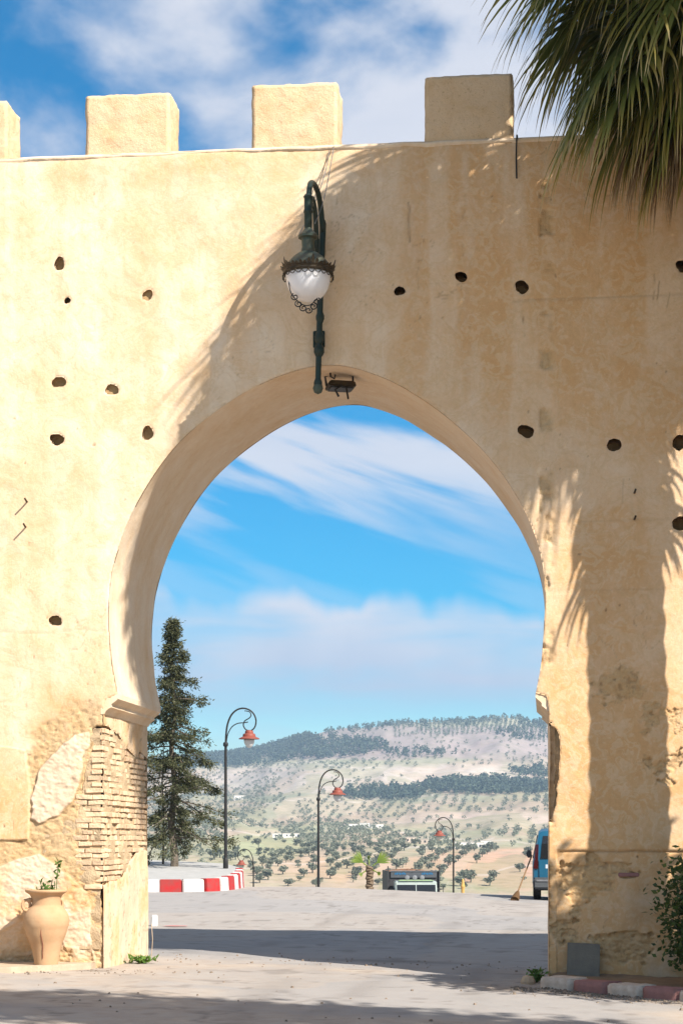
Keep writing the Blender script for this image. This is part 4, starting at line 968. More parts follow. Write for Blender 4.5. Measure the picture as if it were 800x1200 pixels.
def build_urn():
    p = PW(54.5, 1130, .45); p.z = .142
    t = thing('urn', 'pale terracotta urn with ring handles on the ledge by the left pier', 'urn', p)
    pr = [(.0, .0), (.135, .0), (.14, .02), (.155, .12), (.185, .24), (.232, .36), (.262, .46), (.268, .52), (.255, .59), (.215, .655), (.178, .69), (.170, .72), (.172, .78), (.192, .82), (.228, .845), (.242, .855), (.245, .875), (.232, .885), (.205, .872), (.165, .82), (.155, .74), (.17, .68), (.0, .66)]
    q = spline(pr[1:19], 4); mb = MB(); q = [(a + (.0025 * math.sin(b * 210) if .10 < b < .55 else 0), b) for a, b in q]
    mb.lathe([(.01, .001)] + q + [(.165, .82), (.155, .74), (.165, .70), (.01, .69)], p, 48); o = mb.build('body', 'terracotta', t); autosmooth(o, 50)
    for a in (205, 62):
        a = math.radians(a); c = p + Vector((math.cos(a) * .205, math.sin(a) * .205, .70)); pp = []
        for k in range(17):
            b = 2 * math.pi * k / 16; pp.append(c + Vector((math.cos(a), math.sin(a), 0)) * (.045 * math.cos(b) + .03) + Vector((0, 0, .062 * math.sin(b))))
        mb = MB(); mb.tube(pp, .018, 8, False); autosmooth(mb.build('handle', 'terracotta', t), 60)
        mb = MB(); mb.lathe([(.005, -.03), (.035, -.02), (.035, .02), (.005, .03)], c + Vector((math.cos(a), math.sin(a), 0)) * -.01 + Vector((0, 0, .06)), 10); mb.build('lug', 'terracotta', t, True)
    mb = MB(); mb.lathe([(.01, .70), (.16, .71), (.15, .735), (.01, .745)], p, 16); mb.build('potting_soil', 'soil', t)
    crack = MB(); crack.tube([p + Vector((.01, -.262, .50)), p + Vector((.0, -.235, .36)), p + Vector((.012, -.19, .24)), p + Vector((.0, -.155, .08))], .004, 4); crack.build('drip_stain', 'rust_shade', t)
    # sprouting plant
    k = thing('potted_plant', 'straggly green plant growing from the terracotta urn', 'plant', p + Vector((0, 0, .72)))
    r = random.Random(8); st = MB(); lf = MB()
    for i in range(10):
        a = r.uniform(0, 6.28); b = p + Vector((r.uniform(-.1, .14), r.uniform(-.08, .08), .72)); h = r.uniform(.18, .30) if i > 0 else .50
        ln = Vector((math.cos(a) * .1, math.sin(a) * .1, 0)) if i > 0 else Vector((.04, 0, 0))
        pts = [b, b + ln * .3 + Vector((0, 0, h * .5)), b + ln * .8 + Vector((0, 0, h))]; st.tube(pts, .005, 5)
        for j in range(9 if i > 0 else 20):
            u = r.uniform(.25, 1.0) if i > 0 else r.choice((r.uniform(.8, 1.02), r.uniform(.55, .7), r.uniform(.85, 1.0)))
            c = Vector(pts[0]).lerp(Vector(pts[2]), u); leaf(lf, c, r, .035, .075)
    st.build('stem', 'weed', k); lf.build('leaves', 'weed', k)
def leaf(mb, c, r, w, l, up=.2):
    d = Vector((r.gauss(0, 1), r.gauss(0, 1), r.gauss(up, .7))).normalized(); s = d.orthogonal().normalized(); s = Matrix.Rotation(r.uniform(0, 6.28), 3, d) @ s
    n = d.cross(s)
    mb.add([c, c + d * l * .45 + s * w * .5 + n * w * .1, c + d * l, c + d * l * .45 - s * w * .5 + n * w * .1], [(0, 1, 2, 3)])
build_urn()

def build_kerb():
    k = bpy.data.objects.new('kerb', None); COL.objects.link(k); setp(k, kind='structure')
    a, b = Vector((.02, -.55, 0)), Vector((1.60, -1.98, 0)); d = (b - a).normalized(); L = .49; rz = math.atan2(d.y, d.x); n = Vector((d.y, -d.x, 0))
    k.location = a
    for i in range(9):
        c = a + d * (L * (i + .5)); z = g1(c.x, c.y)
        bm = bmesh.new(); bmesh.ops.create_cube(bm, size=1.0)
        for v in bm.verts: v.co = Vector((v.co.x * (L - .008), v.co.y * .30, v.co.z * .36))
        bmesh.ops.bevel(bm, geom=bm.edges[:], offset=.018, segments=2, affect='EDGES')
        bmesh.ops.subdivide_edges(bm, edges=[e for e in bm.edges if e.calc_length() > .1], cuts=5, use_grid_fill=True)
        rr = random.Random(i + 2)
        for v in bm.verts: v.co += Vector((rr.uniform(-.003, .003), rr.uniform(-.005, .005), rr.uniform(-.006, .006)))
        me = bpy.data.meshes.new('kerb_stone'); bm.to_mesh(me); bm.free(); me.polygons.foreach_set('use_smooth', [True] * len(me.polygons))
        o = link('kerb_stone', me, 'kold_white' if i % 2 == 0 else 'kold_red', k); o.location = (c.x, c.y, z - .055 + rr.uniform(-.006, .006)); o.rotation_euler = (rr.uniform(-.03, .03), 0, rz + rr.uniform(-.015, .015))
    # strip of soil between kerb and wall
    mb = MB(); xs = np.linspace(.06, 6.0, 60); v = []; f = []
    for i, x in enumerate(xs):
        yk = -.55 + (x - .02) * (b.y - a.y) / (b.x - a.x); yk = max(yk, -4.5) + .10
        for j in range(10):
            y = .06 + (yk - .06) * j / 9; v.append((x, y, g1(x, y) + .075 + (float(fbm(np.array(x * 4), np.array(y * 4), 4, 3)) - .5) * .07 + .05 * (1 - j / 9)))
    for i in range(len(xs) - 1):
        for j in range(9): f.append((i * 10 + j, i * 10 + j + 1, i * 10 + j + 11, i * 10 + j + 10))
    mb.add(v, f); o = mb.build('verge', 'soil', None, True); setp(o, kind='structure')
    # slab leaning on the wall
    p0 = PW(664.5, 1142, .10); w = .365; z0 = g1(.3, -.2) + .07
    mb = MB(); pl = [(-.01, 0), (w, .0), (w + .01, .40), (w - .02, .415), (.09, .425), (.0, .43)]
    mb.prism(pl, 0, .05)
    o = mb.build('stone_slab', 'slate', bevel=.006); o.location = (p0.x, -.17, z0); o.rotation_euler = (math.radians(-13), 0, 0); setp(o, 'grey square stone slab leaning on the foot of the right pier', 'slab')
    p = PW(736, 1025, 0); o = MB().box((p.x, .025, p.z), (.24, .08, .045)).build('brick', 'kold_red', gate, bevel=.008)
    p = PW(623, 1150, .3); q = Vector((p.x - .05, -.2, g1(p.x, -.2)))
    o = MB().lathe([(.02, -.05), (.08, -.03), (.09, .03), (.06, .09), (.01, .10)], q, 9).build('loose_stone', 'brick'); setp(o, 'small orange stone lying against the right jamb', 'stone')
build_kerb()

def pebbles():
    r = random.Random(12); mb = MB()
    def peb(x, y, s):
        z = g1(x, y); n = 5; a0 = r.uniform(0, 6)
        ring = [(x + s * (.7 + r.random() * .5) * math.cos(a0 + 6.283 * k / n), y + s * (.7 + r.random() * .5) * math.sin(a0 + 6.283 * k / n), z - .005) for k in range(n)]
        rin2 = [(x + (p[0] - x) * .6, y + (p[1] - y) * .6, z + s * r.uniform(.5, .9)) for p in ring]
        mb.add(ring + rin2, [(k, (k + 1) % n, n + (k + 1) % n, n + k) for k in range(n)] + [tuple(range(n, 2 * n))])
    for i in range(900):
        u = r.random()
        if u < .5: x = r.uniform(-.4, 1.9); y = -.75 - (x if x > 0 else 0) * .92 - abs(r.gauss(0, .35))
        elif u < .75: x = XL + r.gauss(-.6, .7); y = -abs(r.gauss(.15, .35)) - max(0, (XL - x)) * .4
        elif u < .88: x = r.uniform(XL, XR); y = r.gauss(2.3, .5)
        else: x = r.uniform(-7, 2); y = r.uniform(-6, 4)
        peb(x, y, r.choice((.008, .01, .012, .015, .02)) * r.uniform(.7, 1.4))
    setp(mb.build('pebbles', 'pebble'), 'scattered small stones and crumbs of plaster on the ground', 'gravel', kind='stuff')
pebbles()

def tuft(name, label, c, n, w, h, seed, mat='weed'):
    r = random.Random(seed); t = thing(name, label, 'weed', c); mb = MB()
    for i in range(n):
        a = r.uniform(0, 6.28); q = abs(r.gauss(0, .5)) * w; b = Vector(c) + Vector((q * math.cos(a), q * math.sin(a) * .6, 0)); leaf(mb, b + Vector((0, 0, r.uniform(0, h))), r, .035, r.uniform(.05, .11), .6)
    mb.build('leaves', mat, t); st = MB()
    for i in range(5): st.tube([Vector(c), Vector(c) + Vector((r.uniform(-.1, .1), r.uniform(-.05, .05), h * r.uniform(.6, 1.2)))], .004, 4)
    st.build('stem', mat, t)
p = PW(181, 1137, 0); tuft('weed', 'small green weed at the back corner of the left jamb', (XL + .22, 1.1, g1(XL + .2, 1.1)), 150, .22, .06, 3)
tuft('weed', 'small green weed at the foot of the right jamb', (XR - .14, .05, g1(XR - .1, 0)), 90, .12, .14, 4)
r_ = random.Random(1)
o = MB().tube([(XL + .10, 2.3, g1(XL, 2.3)), (XL + .115, 2.3, .3), (XL + .10, 2.3, .50)], .005, 5).build('dry_stalk', 'ledge'); setp(o, 'thin pale stalk standing by the left jamb', 'stalk')

# ------------------------------------------------------------------ fan palm
def fan(mbv, mbf, mbc, hub, axis, side, nrm, nseg, length, spread, droop, r, width=.04, dry=0.0):
    for k in range(nseg):
        a = (k / (nseg - 1) - .5) * spread; a += r.uniform(-.02, .02)
        d = (axis * math.cos(a) + side * math.sin(a)).normalized(); L = length * (.72 + .28 * math.cos(a * .75)) * r.uniform(.9, 1.05)
        n0 = (nrm + side * math.sin(a) * .25).normalized(); p = hub.copy(); steps = 8; dd = d.copy(); base = len(mbv); dr = droop * r.uniform(.7, 1.35)
        tw = r.uniform(-.25, .25)
        for j in range(steps + 1):
            t = j / steps
            w = width * (.35 + 1.1 * t if t < .5 else .9 * (1 - t) * 2 * .98 + .02) * r.uniform(.92, 1.08)
            s = dd.cross(n0).normalized(); s = (s + n0 * (tw * t + .25 * (1 if k % 2 else -1))).normalized()
            mbv.append(p + s * w * .5); mbv.append(p - s * w * .5); c = min(1.0, dry + t ** 2.4 * .85); mbc.append(c); mbc.append(c)
            p = p + dd * (L / steps)
            dd = (dd + Vector((0, 0, -1)) * dr * (t ** 1.6) * .55 + Vector((r.uniform(-.03, .03), r.uniform(-.03, .03), 0))).normalized()
        for j in range(steps): mbf.append((base + 2 * j, base + 2 * j + 1, base + 2 * j + 3, base + 2 * j + 2))
def petiole(c, az, el, ln, sag, r):
    d = Vector((math.cos(az) * math.cos(el), math.sin(az) * math.cos(el), math.sin(el))); p = c + d * .12; pts = [p.copy()]
    for j in range(8):
        p = p + d * (ln / 8); d = (d + Vector((0, 0, -1)) * sag * .12).normalized(); pts.append(p.copy())
    return pts, d
PALM = Vector((2.50, -1.35, 0)); CROWN = Vector((2.50, -1.45, 11.5))
def build_palm():
    t = thing('fan_palm', 'tall fan palm hanging over the right end of the wall', 'palm tree', (PALM.x, PALM.y, g1(PALM.x, PALM.y)))
    r = random.Random(21); mb = MB(); pts = []; rad = []
    for k in range(60):
        z = -.2 + (CROWN.z + .3) * k / 59; pts.append((PALM.x + .05 * math.sin(z * .5), PALM.y, z)); rad.append(.30 - .004 * z + (.06 if z < .5 else 0) + (.02 if k % 2 else 0))
    mb.tube(pts, rad, 18); mb.build('trunk', 'palm_trunk', t)
    def frond(name, az, el, ln, sag, L, spread, droop, mat, dry, nseg=36, width=.058, dz=0.0):
        pts, d = petiole(CROWN + Vector((0, 0, dz + r.uniform(-.25, .25))) if name == 'frond' else Vector((PALM.x, PALM.y, r.uniform(7.3, 10.2) if ln < 1 else 10.6)), az, el, ln, sag, r)
        hub = pts[-1]; side = d.cross(Vector((0, 0, 1))); side = side.normalized() if side.length > .05 else Vector((-math.sin(az), math.cos(az), 0))
        nrm = side.cross(d).normalized(); V, Fc, C = [], [], []
        # folded costapalmate blade
        fan(V, Fc, C, hub, d, side, nrm, nseg, L, spread, droop, r, width, dry)
        m = MB(); m.tube(pts, [.035 - .002 * j for j in range(9)], 5); base = len(V); V += m.v; Fc += [tuple(i + base for i in q) for q in m.f]; C += [dry + .28] * len(m.v)
        me = mesh(name, V, Fc, False); a = me.attributes.new('along', 'FLOAT_COLOR', 'POINT'); a.data.foreach_set('color', np.repeat(np.array(C, np.float32), 4))
        link(name, me, mat, t)
    n = 104
    for i in range(n):
        az = i * 2.39996 + r.uniform(-.2, .2); el = math.radians(74 - 120 * (i / n) ** .85 + r.uniform(-7, 7))
        frond('frond', az, el, r.uniform(1.3, 1.85), .55 + .75 * i / n, r.uniform(1.4, 1.75), math.radians(r.uniform(150, 195)), .5 + 1.3 * i / n, 'palm_leaf', 0.0)
    # fronds that hang into view over the wall: towards -x; high unseen ones towards the viewer, added to shade it
    for az, el, ln, L, dz in ((180, 5, 1.9, 1.7, -.5), (172, -22, 1.8, 1.7, -.8), (205, -12, 1.9, 1.8, -.7), (222, -32, 1.6, 1.5, -.4), (196, -48, 1.5, 1.4, -.4), (214, 18, 2.0, 1.7, -.5), (236, -8, 1.7, 1.7, -.7), (160, -40, 1.5, 1.4, -.6), (188, -66, 1.3, 1.3, -.4), (178, 28, 2.0, 1.7, -.2),
                         (190, -10, 2.0, 1.7, -.9), (202, -30, 1.8, 1.5, -.6), (184, -36, 1.9, 1.5, -.6), (186, -44, 2.0, 1.4, -.6), (200, -20, 2.1, 1.5, -.6), (198, 12, 2.1, 1.7, -.6), (168, 8, 2.0, 1.6, -.4),
                         (250, 35, 2.0, 1.7, 0), (265, 22, 2.1, 1.7, 0), (240, 50, 1.9, 1.7, .1), (280, 40, 2.0, 1.7, 0), (225, 40, 2.1, 1.7, .1), (255, 8, 2.1, 1.7, -.2), (238, 22, 2.2, 1.7, 0), (270, 55, 1.9, 1.7, .1),
                         (246, 28, 2.1, 1.8, .1), (233, 32, 2.1, 1.8, 0), (258, 32, 2.1, 1.8, .1), (243, 14, 2.1, 1.8, -.1), (228, 30, 2.0, 1.8, .2), (262, 42, 2.0, 1.8, .1), (236, 44, 2.0, 1.8, .2), (248, 58, 1.9, 1.8, .2), (218, 34, 2.0, 1.8, .2)):
        frond('frond', math.radians(az + r.uniform(-4, 4)), math.radians(el), ln, 1.0, L, math.radians(168), 1.35 if el < 20 else 1.0, 'palm_leaf', .04, 34, .074, dz + (.40 if el < 20 else 0))
    for az, el, ln in ((176, -22, 1.7), (186, -28, 1.6), (194, -24, 1.8), (170, -30, 1.6), (202, -30, 1.6), (181, -38, 1.5), (190, -36, 1.5), (184, -18, 1.8)):
        frond('dead_frond', math.radians(az), math.radians(el), ln, 1.2, 1.1, math.radians(50), 2.2, 'palm_dead', r.uniform(0, .3), 22, .04)
    for i in range(64):
        az = i * 2.39996 + r.uniform(-.3, .3); frond('dead_frond', az, math.radians(r.uniform(-80, -55)), r.uniform(.12, .28), 1.8, r.uniform(.9, 1.3), math.radians(r.uniform(40, 80)), 1.8, 'palm_dead', r.uniform(0, .3), 16, .06)
build_palm()

# ------------------------------------------------------------------ shrubs and shade tree
def leafy(name, label, cat, loc, blobs, nleaf, lw, ll, mat, seed, trunk=None, group=None, barkmat='bark'):
    t = thing(name, label, cat, loc, group); r = random.Random(seed); mb = MB(); st = MB(); L0 = Vector(loc)
    tot = sum(b[3] * b[4] * b[5] for b in blobs)
    for bx, by, bz, rx, ry, rz in blobs:
        c = Vector((bx, by, bz)); k = int(nleaf * rx * ry * rz / tot); clus = []
        for i in range(max(6, k // 26)):
            d = Vector((r.gauss(0, 1), r.gauss(0, 1), r.gauss(0, 1))).normalized() * (r.random() ** .45); p = c + Vector((d.x * rx, d.y * ry, d.z * rz)); clus.append(p)
            st.tube([L0 + Vector((0, 0, .1)), L0.lerp(p, .5) + Vector((r.uniform(-.1, .1), 0, .05)), p], [.02, .012, .004], 4, False)
        for i in range(k):
            p = r.choice(clus) + Vector((r.gauss(0, .11), r.gauss(0, .11), r.gauss(0, .11))) * (1 + rx * .5); leaf(mb, p, r, lw * r.uniform(.7, 1.2), ll * r.uniform(.7, 1.2))
    mb.build('crown', mat, t)
    if trunk:
        tb = MB(); tb.tube([(loc[0], loc[1], loc[2] - .2), (loc[0] + .1, loc[1], trunk * .5), (loc[0], loc[1], trunk)], [.22, .17, .12], 10)
        for b in blobs: tb.tube([(loc[0] + .05, loc[1], trunk * .8), ((loc[0] + b[0]) / 2, (loc[1] + b[1]) / 2, (trunk + b[2]) / 2 - .1), b[:3]], [.10, .07, .03], 6)
        tb.build('trunk', barkmat, t)
    else:
        st.build('stems', barkmat, t)
    return t
leafy('shrub', 'dense dark green shrub at the right edge beside the kerb', 'shrub', (2.0, -1.05, g1(2, -1.1)), [(1.74, -.95, .95, .42, .42, .60), (1.62, -.95, .5, .30, .4, .35), (2.15, -1.1, 1.0, .6, .5, .75), (2.8, -1.2, 1.0, .6, .5, .8)], 14000, .045, .080, 'shrub_leaf', 5)
leafy('shade_tree', 'leafy tree out of frame that shades the foreground', 'tree', (5.2, -12.6, g1(5, -12)), [(3.6, -12.2, 9.8, 1.7, 1.2, .9), (5.4, -12.6, 10.2, 1.8, 1.3, 1.1), (7.4, -12.8, 9.9, 1.7, 1.3, .9), (9.2, -13.4, 9.6, 1.6, 1.3, .9)], 9000, .16, .26, 'tree_leaf', 6, 8.2)
leafy('shade_tree', 'bushy tree out of frame that shades the foot of the right pier', 'tree', (4.9, -4.2, g1(5, -4)), [(3.9, -4.0, 4.6, .9, .8, 1.0), (4.9, -4.1, 5.2, 1.0, .8, 1.1), (6.0, -4.2, 4.9, 1.0, .8, 1.2), (6.9, -4.2, 4.7, .9, .8, 1.2), (4.6, -4.3, 3.9, 1.0, .7, .7), (5.8, -4.3, 3.8, 1.1, .7, .7)], 11000, .12, .20, 'tree_leaf', 16, 3.6)

# ------------------------------------------------------------------ traffic island with painted kerb, beyond the gate
def build_island():
    pts = [GP(-60, 47.0), GP(120, 47.0), GP(178, 47.2), GP(200, 47.2), GP(226, 47.3), GP(248, 47.6), GP(262, 48.3), GP(271, 49.0), GP(277, 50.0), GP(281, 51.3), GP(280, 52.6)]
    line = [Vector((p.x, p.y, 0)) for p in pts]; line = [Vector((*q[:2], 0)) for q in spline([(p.x, p.y, 0) for p in line], 10)]
    isl = bpy.data.objects.new('traffic_island', None); COL.objects.link(isl); setp(isl, kind='structure'); isl.location = GP(150, 48)
    # top surface
    far = [GP(262, 54.5), GP(100, 58), GP(-60, 58)]
    def zt(p):
        d, l = dl(p.x, p.y); return .60 + .045 * (d - 47)
    poly = [(p.x, p.y) for p in line] + [(p.x, p.y) for p in far]
    mb = MB(); m = len(poly); v = [(x, y, zt(Vector((x, y)))) for x, y in poly] + [(x, y, -.4) for x, y in poly]
    from mathutils.geometry import tessellate_polygon
    mb.add(v, [tuple(q) for q in tessellate_polygon([[Vector((x, y, 0)) for x, y in poly]])] + [(i, (i + 1) % m, (i + 1) % m + m, i + m) for i in range(m)])
    mb.build('island_paving', 'pave', isl)
    # kerb stones walked along the line
    acc = [0]
    for i in range(1, len(line)): acc.append(acc[-1] + (line[i] - line[i - 1]).length)
    def pos(s):
        j = max(0, min(len(line) - 2, int(np.searchsorted(acc, s)) - 1)); t = (s - acc[j]) / max(1e-6, acc[j + 1] - acc[j]); return line[j].lerp(line[j + 1], t)
    L = .56; s0 = None
    d178 = min(range(len(acc)), key=lambda i: abs(((line[i] - CAM).dot(RGT) / (line[i] - CAM).dot(FWD)) * F + CX - 187)); off = acc[d178] % (2 * L)
    s = off - 2 * L; i = 0
    while s + L < acc[-1]:
        if s >= 0:
            a, b = pos(s), pos(s + L); dv = (b - a); nrm = Vector((dv.y, -dv.x, 0)).normalized(); z0 = min(g1(a.x, a.y), g1(b.x, b.y)) - .1; zz = (zt(a) + zt(b)) / 2 + .012; dv.normalize(); mb = MB()
            q = [a + nrm * .10 + dv * .006, b + nrm * .10 - dv * .006, b - nrm * .12 - dv * .006, a - nrm * .12 + dv * .006]
            v = [(p.x + nrm.x * (.03 if k < 2 else 0), p.y + nrm.y * (.03 if k < 2 else 0), z0) for k, p in enumerate(q)] + [(p.x, p.y, zz) for p in q]
            mb.add(v, [(3, 2, 1, 0), (4, 5, 6, 7), (0, 1, 5, 4), (1, 2, 6, 5), (2, 3, 7, 6), (3, 0, 4, 7)]); mb.build('kerb_stone', 'kred' if i % 2 == 0 else 'kwhite', isl, bevel=.02)
        s += L; i += 1
    return zt
ZT = build_island()
p = GP(181, 33.5); o = MB().box((p.x, p.y, p.z + .08), (.12, .12, .24), .3, .008, .9).build('white_block', 'kwhite', bevel=.012); setp(o, 'small white painted block behind the left jamb', 'block')
p = GP(204, 33.2); o = MB().add([(p.x + dx, p.y + dy, g1(p.x + dx, p.y + dy) + .02) for dx, dy in ((-.2, -.1), (.05, -.16), (.25, -.06), (.22, .1), (-.1, .14))], [(0, 1, 2, 3, 4)]).build('red_paint_mark', 'red_mark'); setp(o, 'faded red paint mark on the road behind the left jamb', 'paint mark')

# ------------------------------------------------------------------ street lamps
def build_street_lamp():
    t = thing('street_lamp', '-', 'street lamp', (0, 0, 0)); H = 4.45
    mb = MB(); mb.tube([(0, 0, -1.0), (0, 0, .0), (0, 0, 1.0), (0, 0, H - 1.0), (0, 0, H - .95)], [.055, .052, .045, .036, .036], 10); autosmooth(mb.build('pole', 'black_iron', t, local=True))
    mb = MB(); mb.lathe([(.065, 0), (.072, .02), (.07, .22), (.058, .28), (.046, .32)], (0, 0, 0), 12); autosmooth(mb.build('base', 'black_iron', t, local=True))
    pts = [(0, 0, H - 1.0), (.01, 0, H - .75), (.05, 0, H - .45), (.15, 0, H - .2), (.30, 0, H - .05), (.48, 0, H), (.66, 0, H - .05), (.79, 0, H - .18), (.84, 0, H - .36), (.80, 0, H - .53), (.69, 0, H - .62), (.56, 0, H - .59), (.49, 0, H - .47), (.53, 0, H - .35), (.64, 0, H - .28), (.70, 0, H - .20), (.66, 0, H - .10), (.52, 0, H - .07)]
    mb = MB(); q = spline(pts, 5); mb.tube(q, [.027 - .014 * i / len(q) for i in range(len(q))], 8); autosmooth(mb.build('scroll_arm', 'black_iron', t, local=True), 60)
    pts = [(.02, 0, H - .95), (.06, 0, H - .72), (.17, 0, H - .52), (.33, 0, H - .42), (.52, 0, H - .40), (.62, 0, H - .38)]
    mb = MB(); mb.tube(spline(pts, 5), .015, 6); autosmooth(mb.build('brace', 'black_iron', t, local=True), 60)
    mb = MB(); mb.lathe([(.055, -1.06 + 0), (.07, -1.03), (.07, -.97), (.05, -.94)], (0, 0, H), 10); autosmooth(mb.build('collar', 'black_iron', t, local=True))
    c = (.65, 0, H - .62)
    mb = MB(); mb.lathe([(.02, .02), (.10, .0), (.115, -.03), (.115, -.075), (.155, -.085), (.175, -.11), (.18, -.165), (.215, -.18), (.285, -.215), (.29, -.235), (.20, -.235), (.02, -.22)], c, 24); autosmooth(mb.build('lamp_shade', 'rust_shade', t, local=True), 35)
    mb = MB(); mb.lathe([(.14, -.235), (.15, -.28), (.13, -.36), (.09, -.43), (.03, -.475), (.005, -.48)], c, 18); mb.build('lamp_glass', 'clear_glass', t, True, local=True)
    return t
lamp = build_street_lamp()
spots = [(264.5, 830, 52, 0, 'tallest street lamp with red shade, on the island by the conifer'), (373, 902, 64, 0, 'second street lamp with red shade, in the middle of the arch opening'),
         (531, 958, 87, math.pi, 'street lamp with its red shade turned left, right of the truck'), (297, 995, 101, math.pi, 'smallest and farthest street lamp, low beside the island kerb')]
for i, (px, py, d, rz, lab) in enumerate(spots):
    o = lamp if i == 0 else copy_tree(lamp)
    p = AT(px, py, d); o.location = (p.x, p.y, p.z - 4.45); o.rotation_euler = (0, 0, TH + rz); o['label'] = lab; o['group'] = 'street lamps along the road'

# ------------------------------------------------------------------ conifer on the island
def build_conifer(name, label, px, pytop, d, base_off, seed, spreadk=1.0, dens=1.0):
    r = random.Random(seed); b = GP(px, d); b.z = ZT(b) - .05; top = AT(px + 1, pytop, d); t = thing(name, label, 'tree', b); H = top.z - b.z
    mb = MB(); pts = [Vector((b.x + .05 * math.sin(k * .9), b.y, b.z - .3 + (H + .2) * k / 24)) for k in range(25)]
    mb.tube(pts, [.11 * (1 - k / 25.5) + .012 for k in range(25)], 8); br = MB(); lf = MB()
    def spray(p, d, n, s):
        for i in range(n):
            q = p + Vector((r.gauss(0, s), r.gauss(0, s), r.gauss(0, s * .8))); dd = (d + Vector((r.gauss(0, .6), r.gauss(0, .6), r.gauss(-.15, .6)))).normalized()
            sd = dd.orthogonal().normalized(); sd = Matrix.Rotation(r.uniform(0, 6.28), 3, dd) @ sd; l = r.uniform(.05, .12); w = l * r.uniform(.25, .42)
            lf.add([q, q + dd * l * .5 + sd * w * .5, q + dd * l, q + dd * l * .5 - sd * w * .5], [(0, 1, 2, 3)])
    nb = int(128 * dens)
    for i in range(nb):
        u = .12 + .88 * (i / nb) ** .9; z = b.z + H * u; az = i * 2.39996 + r.uniform(-.4, .4)
        L = H * (.235 if math.cos(az - TH) > 0 else .20) * (1.0 - u) ** .95 * r.choice((.4, .65, .9, 1.05, 1.45)) * spreadk + .07
        if math.cos(az - TH) > .75 and .25 < u < .55 and r.random() < .5: L *= 1.35
        if u < .24: L *= .8
        el = r.uniform(-.25, .45) - .40 * (1 - u); d0 = Vector((math.cos(az) * math.cos(el), math.sin(az) * math.cos(el), math.sin(el))); p = Vector((b.x, b.y, z)); pp = [p.copy()]; n = 7
        for j in range(n):
            p = p + d0 * (L / n); d0 = (d0 + Vector((r.gauss(0, .10), r.gauss(0, .10), .09 if j > 3 else -.05))).normalized(); pp.append(p.copy())
            m = int((58 if L > .5 else 30) * (.4 + .7 * j / n) * r.choice((.25, 1, 1.2)))
            if j >= 1: spray(p, d0, m, .038 + .042 * min(1, L))
            if j >= 2 and r.random() < .55:
                sd = d0.cross(Vector((0, 0, 1))).normalized() * r.choice((-1, 1)); spray(p + sd * r.uniform(.08, .22) * min(1, L + .3) + Vector((0, 0, r.uniform(-.12, .04))), (d0 + sd + Vector((0, 0, -.3))).normalized(), int(m * 1.2), .07)
        br.tube(pp, [.028 * (1 - j / 8) * min(1, L + .2) + .004 for j in range(n + 1)], 4, False)
    mb.build('trunk', 'bark', t); br.build('branch', 'bark', t); lf.build('crown', 'conifer_leaf', t)
    return t, b, H
CT, CB, CH = build_conifer('conifer', 'tall ragged dark conifer beside the left jamb', 203, 726, 53, 0, 14, 1.0, 1.15)
def thin_trunk():
    b = GP(191, 54); b.z = ZT(b) - .2; t = thing('bare_sapling', 'thin bare trunk standing left of the conifer trunk', 'sapling', b); mb = MB()
    mb.tube([b, b + Vector((.03, 0, 1.2)), b + Vector((-.02, 0, 2.6)), b + Vector((.03, 0, 3.6))], [.04, .032, .025, .01], 6); mb.build('trunk', 'bark', t); mb = MB()
    r = random.Random(3)
    for k in range(9):
        z = r.uniform(1.0, 3.3); a = r.uniform(0, 6.28); p = b + Vector((0, 0, z)); mb.tube([p, p + Vector((math.cos(a) * .2, math.sin(a) * .2, .15)), p + Vector((math.cos(a) * .4, math.sin(a) * .4, .45))], [.012, .008, .004], 4)
    mb.build('branch', 'bark', t)
thin_trunk()

# ------------------------------------------------------------------ small palm at the crest
def build_small_palm():
    b = GP(433, 60); p = AT(433, 1017, 60); t = thing('young_palm', 'short young fan palm with two bright green leaves at the crest', 'palm tree', b); r = random.Random(9); mb = MB()
    n = 26; pts = [(b.x + .02 * math.sin(k), b.y, b.z - .2 + (p.z - b.z + .25) * k / n) for k in range(n + 1)]; mb.tube(pts, [.105 + (.03 if k % 2 else 0) for k in range(n + 1)], 10); mb.build('trunk', 'palm_trunk', t)
    for az, el, L in ((180, 42, .46), (2, 40, .50), (120, 80, .16), (200, -30, .14), (-20, -25, .14)):
        az = math.radians(az) + TH; pts, d = petiole(Vector((b.x, b.y, p.z - .02)), az, math.radians(el), .16, .1, r); side = Vector((0, 0, 1)).cross(d).cross(d).normalized() if True else None
        nrm = d.cross(side); V, Fc, C = [], [], []
        fan(V, Fc, C, pts[-1], d, side, nrm, 15, L, math.radians(70), .15, r, .04, .05)
        m = MB(); m.tube(pts, .02, 5); q = len(V); V += m.v; Fc += [tuple(i + q for i in x) for x in m.f]; C += [.3] * len(m.v)
        me = mesh('frond', V, Fc); a = me.attributes.new('along', 'FLOAT_COLOR', 'POINT'); a.data.foreach_set('color', np.repeat(np.array(C, np.float32), 4)); link('frond', me, 'young_leaf', t)
build_small_palm()

